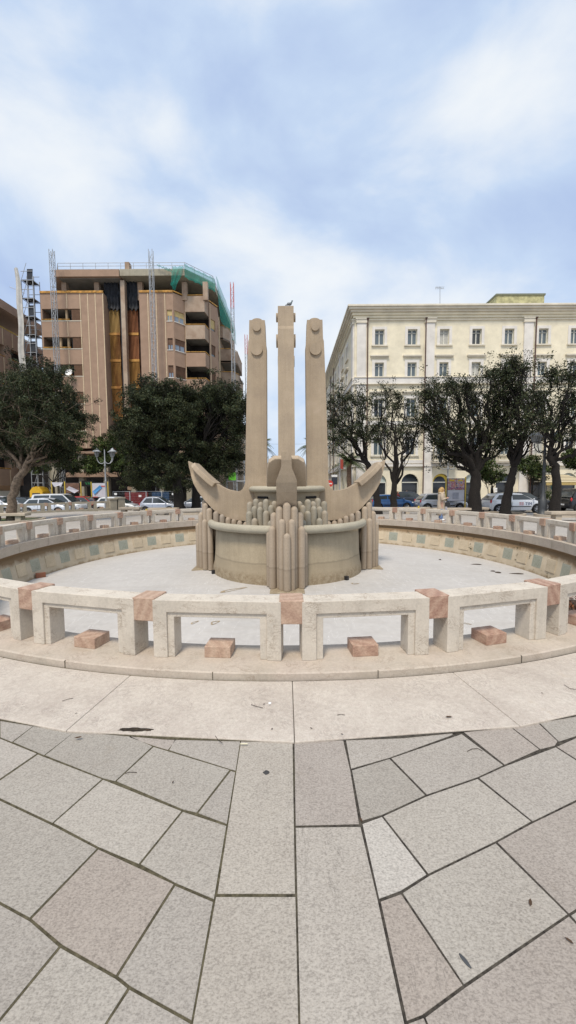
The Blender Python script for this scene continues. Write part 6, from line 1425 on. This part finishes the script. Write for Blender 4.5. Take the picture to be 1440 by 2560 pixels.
    for s in (-1, 1):
        k = MB(); k.tube([V((0, s * .09, .60)), V((.01, s * .09, .4)), V((-.01, s * .088, .11))], [.09, .078, .08], 12); k.build('trouser_leg', flat('blue jeans', (.13, .20, .36), .85, sc=14, var=.2), t, world=False)
        k = MB(); k.sphere((.045, s * .094, .05), .06, 14, 8, 2.1, .85, .8); k.v = [(x, y, max(z, .004)) for x, y, z in k.v]; k.build('shoe', M_WHITEP, t, world=False)
    rz = Matrix.Translation(t.location) @ Matrix.Rotation(R_(-8), 4, 'Z')
    def held(name, k, mat, lab, cat, **kw):
        k.v = [tuple(rz @ Vector(v)) for v in k.v]; return tag(k.build(name, mat, **kw), lab, cat)
    k = MB(); k.box(-.004, .004, -.036, .036, -.075, .075); Rm = Matrix.Translation((.31, 0, 1.18)) @ Matrix.Rotation(R_(35), 4, 'Y'); k.v = [tuple(Rm @ Vector(v)) for v in k.v]; held('mobile_phone', k, M_BLACKPL, "black phone held in the woman's hands", 'phone', bevel=.002)
    bg = thing('handbag', "black handbag hanging from the woman's forearm", 'handbag', tuple(rz @ Vector((.26, -.16, .80))))
    k = MB(); k.add([(x, y, z) for z, a in ((.72, .14), (.94, .105)) for x, y in ((.27 - a, -.23), (.27 + a, -.23), (.27 + a, -.11), (.27 - a, -.11))], [(0, 1, 2, 3), (4, 5, 6, 7), (0, 1, 5, 4), (1, 2, 6, 5), (2, 3, 7, 6), (3, 0, 4, 7)]); k.v = [tuple(rz @ Vector(v)) for v in k.v]; k.build('body', M_BLACKPL, bg, bevel=.025)
    k = MB(); k.tube([(.19, -.17, .93), (.15, -.16, 1.08), (.10, -.15, 1.13), (.16, -.16, 1.12), (.33, -.17, .93)], .009, 6); k.v = [tuple(rz @ Vector(v)) for v in k.v]; k.build('strap', M_BLACKPL, bg)
    k = MB(); k.add([(x, y, z) for z, a in ((.52, .12), (1.0, .05)) for x, y in ((.21 - a, .04), (.21 + a, .04), (.21 + a, .15), (.21 - a, .15))], [(0, 1, 2, 3), (4, 5, 6, 7), (0, 1, 5, 4), (1, 2, 6, 5), (2, 3, 7, 6), (3, 0, 4, 7)]); held('carrier_bag', k, flat('white plastic bag', (.72, .70, .76), .6), "white carrier bag hanging beside the woman's coat", 'bag', bevel=.03)
woman()
def passer(px, Y, label, cloth, face, hair, h=1.65):
    c = P(px, 1270, Y); g = gz(c.x, Y); t = thing('person', label, 'person', (c.x, Y, g), R_(face)); V = Vector; s_ = h / 1.65
    b = MB(); limb(b, [V((0, 0, .9)), V((0, 0, 1.12)), V((0, 0, 1.3)), V((0, 0, 1.36))], [.14, .125, .14, .10]); limb(b, [V((0, 0, 1.36)), V((.01, 0, 1.46))], [.055, .05]); b.sphere((.02, 0, 1.545), .1, 14, 10, .95, .78, 1.12); b.sphere((.12, 0, 1.53), .018, 8, 6)
    for s in (-1, 1):
        b.sphere((.01, s * .08, 1.54), .02, 8, 6, .7, .4, 1.2); limb(b, [V((0, s * .09, .9)), V((.03, s * .09, .48)), V((0, s * .09, .07))], [.10, .06, .042]); limb(b, [V((0, s * .09, .04)), V((.15, s * .1, .03))], [.04, .033])
        limb(b, [V((0, s * .17, 1.32)), V((.0, s * .215, 1.05)), V((.06, s * .2, .82))], [.055, .042, .028]); pc = V((.07, s * .2, .76)); limb(b, [V((.06, s * .2, .82)), pc], [.026, .026])
        for i in range(4): limb(b, [pc + V((-.025 + i * .017, 0, -.01)), pc + V((-.02 + i * .018, -s * .01, -.055)), pc + V((-.012 + i * .018, -s * .02, -.085 + abs(i - 1.5) * .006))], [.010, .009, .008], 6)
        limb(b, [pc + V((.02, -s * .012, .01)), pc + V((.045, -s * .02, -.03))], [.011, .009], 6)
    o = remeshed(b, .009, 'body', M_SKIN, t)
    k = MB(); limb(k, [V((0, 0, .80)), V((0, 0, 1.1)), V((0, 0, 1.3)), V((0, 0, 1.38))], [.17, .15, .165, .10])
    for s in (-1, 1): limb(k, [V((0, s * .16, 1.32)), V((0, s * .22, 1.05)), V((.055, s * .205, .86))], [.072, .058, .042])
    remeshed(k, .014, 'jacket', flat('jacket ' + str(px), cloth, .9), t)
    for s in (-1, 1): k = MB(); k.tube([V((0, s * .09, .86)), V((.03, s * .09, .48)), V((0, s * .09, .06))], [.115, .078, .06], 10); k.build('trouser_leg', flat('dark trousers', (.02, .022, .03), .9), t, world=False)
    k = MB(); k.sphere((-.01, 0, 1.57), .112, 14, 10, 1, .92, 1.05); k.build('hair', flat('hair ' + str(px), hair, .8), t, world=False)
    t.scale = (s_,) * 3
passer(994, 36, 'person in a dark red jacket standing between the blue and navy cars', (.12, .02, .02), -60, (.20, .12, .06), 1.62)
passer(1016, 39.5, 'dark dressed person in front of the arched shop window', (.02, .022, .03), -100, (.03, .02, .015), 1.72)
def pigeon():
    c = P(724, 761, 10.47); c.z = ZTOP + .012; t = thing('pigeon', 'grey pigeon perched on top of the middle anchor column', 'bird', tuple(c)); b = MB()
    b.sphere((0, 0, .105), .07, 14, 10, 1.35, .85, .85); b.sphere((.055, 0, .135), .05, 12, 8, 1, .9, 1.1); limb(b, [Vector((.07, 0, .15)), Vector((.10, 0, .20)), Vector((.108, 0, .235))], [.04, .027, .027]); b.sphere((.115, 0, .245), .03, 12, 8, 1.1, .85, .95)
    limb(b, [Vector((.14, 0, .243)), Vector((.165, 0, .236))], [.009, .004], 6); limb(b, [Vector((-.06, 0, .09)), Vector((-.19, 0, .06))], [.042, .016]); 
    for s in (-1, 1): limb(b, [Vector((.01, s * .025, .06)), Vector((.015, s * .025, .005))], [.010, .007], 6); [limb(b, [Vector((.015, s * .025, .006)), Vector((.015 + .04 * math.cos(a), s * .025 + .03 * math.sin(a), .005))], [.006, .005], 5) for a in (-.5, 0, .5, PI)]
    g = NG('pigeon feathers', .6); sp = g.N.new('ShaderNodeSeparateXYZ'); g.L.new(g.co(), sp.inputs[0]); g.color(g.ramp(g.math('MULTIPLY', sp.outputs[2], 4.0), [(.3, (.16, .18, .20)), (.62, (.10, .13, .15)), (.75, (.03, .10, .09)), (1, (.06, .08, .10))]))
    remeshed(b, .006, 'body', g.m, t)
    for s in (-1, 1): k = MB(); k.sphere((-.03, s * .052, .115), .06, 12, 8, 1.5, .22, .7); k.build('wing', flat('wing grey', (.20, .22, .24), .7, sc=30, var=.3), t, world=False)
    return t
pigeon().scale = (.6,) * 3

# ------------------------------------------------------------------ litter and small things
M_LEAFB = flat('dead leaf', (.07, .04, .022), .9); M_TWIG = flat('twig', (.05, .035, .025), .9)
LG = 'bits of litter on the paving'
def dead_leaf(px, py, s, rz, i, label):
    p = PG(px, py, .02); k = MB(); pl = [(0, 0), (.3, .16), (.7, .18), (1, 0), (.7, -.16), (.3, -.15)]
    k.add([((x - .5) * s * math.cos(rz) - y * s * math.sin(rz), (x - .5) * s * math.sin(rz) + y * s * math.cos(rz), .004 + .25 * s * (abs(y) + .3 * (x - .5) ** 2)) for x, y in pl] + [(0, 0, .002)], [(0, 1, 6), (1, 2, 6), (2, 3, 6), (3, 4, 6), (4, 5, 6), (5, 0, 6)])
    o = k.build('dead_leaf', M_LEAFB); o.location = (p.x, p.y, .019 if py < 1862 else .006); tag(o, label, 'leaf', LG)
for i, (px, py, s, lab) in enumerate(((1122, 1793, .05, 'curled brown leaf on the apron slab right of the centre joint'), (680, 1823, .022, 'small dark leaf near the apron edge, left of the centre joint'), (778, 1821, .022, 'small brown leaf near the apron edge, right of the centre joint'), (190, 1784, .02, 'tiny dark leaf on the left apron slab'),
        (1355, 1733, .02, 'tiny brown leaf on the right apron slab'), (195, 1845, .05, 'reddish dead leaf in the joint below the left apron edge'), (432, 1951, .02, 'tiny dark leaf on a left paving slab'), (855, 1836, .022, 'curled brown leaf by the apron edge above the cracked slab'),
        (1326, 2250, .035, 'brown dead leaf on the big right slab'), (1423, 2345, .03, 'dead leaf near the right bottom corner'), (660, 1761, .02, 'brown leaf beside the crumpled white paper'), (903, 2045, .03, 'dark crumbs where three right slabs meet'), (368, 1826, .03, 'brown leaf by the hole in the apron edge'))):
    dead_leaf(px, py, s, i * 1.3, i, lab)
def blob(name, px, py, sx, sy, h, mat, lab, cat, z=.017, rot=0.0, n=14, seed=0):
    r = np.random.default_rng(seed); p = PG(px, py, z); k = MB(); k.sphere((0, 0, 0), 1, n, 8); k.v = [(x * sx * (1 + .25 * math.sin(3 * x + seed)), y * sy * (1 + .2 * math.cos(4 * x)), max(0, zz) * h) for x, y, zz in k.v]
    o = k.build(name, mat); o.location = (p.x, p.y, z); o.rotation_euler.z = rot; return tag(o, lab, cat, LG if cat != 'stone' else None)
blob('crumpled_paper', 674, 1759, .014, .010, .012, M_WHITEP, 'crumpled white scrap of paper on the apron', 'paper')
blob('gum_spot', 665, 1931, .020, .016, .002, flat('old gum', (.045, .045, .045), .9), 'round dark gum spot on the long slab left of centre', 'gum', .005)
blob('gum_spot', 1163, 2402, .010, .022, .003, flat('old gum grey', (.06, .065, .07), .9), 'long grey gum spot on the big right slab', 'gum', .005, .5, seed=2)
p0, p1 = PG(601, 1861, .015), PG(619, 1861, .015); tag(MB().tube([p0 + Vector((0, 0, .004)), p1 + Vector((0, 0, .004))], .004, 8).build('cigarette_end', flat('cigarette paper', (.62, .58, .42), .8)), 'cigarette end lying in the joint at the apron edge', 'cigarette end', LG)
def twig(pts, lab, r=.0018, z=.021): 
    q = [PG(x, y, z) + Vector((0, 0, .002)) for x, y in pts]; tag(MB().tube(q, r, 5).build('twig', M_TWIG), lab, 'twig', LG)
twig([(1168, 1879), (1180, 1873), (1195, 1872), (1206, 1878)], 'curved twig on the slab below the right apron edge', z=.006); twig([(538, 1840), (545, 1850), (556, 1858)], 'twig hanging over the apron edge left of the centre joint'); twig([(155, 1753), (170, 1748), (183, 1746)], 'thin straight twig on the left apron slab')
twig([(1410, 1712), (1425, 1722), (1440, 1724)], 'curved twig at the right end of the apron'); twig([(313, 1934), (325, 1931), (342, 1932)], 'twig on the second left paving row', z=.006); twig([(843, 1788), (852, 1786), (862, 1788)], 'short twig on the apron right of the centre joint'); twig([(628, 1762), (643, 1767), (657, 1770)], 'thin twig left of the paper scrap')
# broken hole in the apron's outer edge
def hole():
    k = MB(); r = np.random.default_rng(4); pl = []
    for i in range(22): a = 2 * PI * i / 22; rr = r.uniform(.75, 1.15); pl.append(PG(338 + 42 * math.cos(a) * rr, 1824 + 5.0 * math.sin(a) * rr, .0172))
    k.add([tuple(p) for p in pl], [tuple(range(22))]); tag(k.build('mossy_dirt_patch', flat('mossy dirt', (.025, .018, .010), .98, sc=40, var=.7)), 'dark dirt filled break in the left apron edge', 'dirt patch')
hole()
def on_floor(px, py): return PG(px, py, -.97)
p = PG(102, 1443, -1.05); k = MB(); k.obox((p.x, p.y, -1.0), (.8, .6, 0), (-.6, .8, 0), .13, .05, .09); tag(k.build('broken_brick', flat('brick red', (.24, .10, .06), .9), bevel=.01), 'broken reddish brick at the foot of the left basin wall', 'brick')
for i, (px, py, a, b) in enumerate(((1245, 1429, .10, .04), (1232, 1426, .08, .02), (1100, 1400, .05, .02), (1190, 1409, .2, .015), (1290, 1430, .25, .015))):
    p = on_floor(px, py); k = MB(); k.sphere((0, 0, 0), 1, 12, 6); k.v = [(x * a, y * b * 2, max(0, z) * .03) for x, y, z in k.v]; o = k.build('basin_debris', M_TWIG); o.location = (p.x, p.y, -1.0); tag(o, ('dark clump of leaves on the right of the basin floor', 'small leaf clump left of the dark clump on the basin floor', 'tiny leaf speck nearest the fountain on the basin floor', 'thin stick lying on the right basin floor', 'long thin stick near the right basin wall')[i], 'debris', 'debris on the basin floor')
    o.location.z = -.80 - .27 * (math.hypot(p.x - CX, p.y - CY) - 2.6) / 5.12
# damp drying rings on the basin floor, with shapes of their own
def stain_ring(px, py, a, b, rot, lab):
    p = PG(px, py, -.9); rr = math.hypot(p.x - CX, p.y - CY); z = -.80 - .27 * max(0, rr - 2.6) / 5.12; p = PG(px, py, z); k = MB(); n = 30; vs = []
    for i in range(n):
        t_ = 2 * PI * i / n; w = 1 + .18 * math.sin(3 * t_ + px); 
        for q in (1, .62): x, y = a * w * q * math.cos(t_), b * w * q * math.sin(t_); xx, yy = x * math.cos(rot) - y * math.sin(rot) + p.x, x * math.sin(rot) + y * math.cos(rot) + p.y; r2 = math.hypot(xx - CX, yy - CY); vs.append((xx, yy, -.80 - .2702 * max(0, r2 - 2.6) / 5.12 + .006))
    k.add(vs, [(2 * i, (2 * i + 2) % (2 * n), (2 * i + 3) % (2 * n), 2 * i + 1) for i in range(n)]); tag(k.build('puddle_stain', flat('dried puddle rim', (.34, .27, .18), .8, sc=20, var=.3)), lab, 'stain', 'dried puddle rims in the basin')
stain_ring(580, 1474, .34, .07, .5, 'long dried puddle rim left of the front piles'); stain_ring(537, 1557, .10, .06, .9, 'dried puddle rim seen through the rail opening left of centre'); stain_ring(486, 1557, .09, .035, .9, 'small dried puddle rim left of the other in the rail opening')
stain_ring(887, 1459, .10, .05, 0, 'small oval dried puddle rim right of the front piles'); stain_ring(1163, 1559, .10, .03, -.6, 'dried puddle rim seen through the right rail opening')
# heap of wet leaves, a white bag and a dark stone inside the right rail
def heap():
    p = PG(1432, 1512, -.55); print('heap R', math.hypot(p.x - CX, p.y - CY)); z = -1.0; p = PG(1436, 1520, z + .3); t = thing('leaf_heap', 'heap of wet brown leaves against the basin wall at the right edge', 'leaf heap', (p.x, p.y, z))
    k = MB(); k.sphere((p.x, p.y, z), .5, 18, 10, 1.1, .9, .9); k.build('mound', flat('wet leaves', (.04, .022, .012), .8, sc=18, var=.8), t)
    leaves('loose_leaves', [(p.x + random.uniform(-.5, .5), p.y + random.uniform(-.4, .4), z + .25 + random.uniform(0, .2)) for _ in range(30)], 22, .16, .07, mat_leaf('brown leaf', (.12, .05, .025)), t, 90, (p.x, p.y, z))
    q = p + Vector((-.08, -.42, .33)); k = MB(); k.sphere(tuple(q), .13, 14, 8, 1.4, .8, .45); tag(k.build('plastic_bag', M_WHITEP), 'crumpled white plastic bag on the leaf heap at the right edge', 'bag')
heap()
def cable():
    k = MB(); a, b = P(560, 1106, 45), P(900, 1104, 45); k.tube([a.lerp(b, i / 12) - Vector((0, 0, .25 * math.sin(PI * i / 12))) for i in range(13)], .012, 4); tag(k.build('overhead_cable', M_IRON), 'thin cable strung across the side street behind the columns', 'cable')
cable()
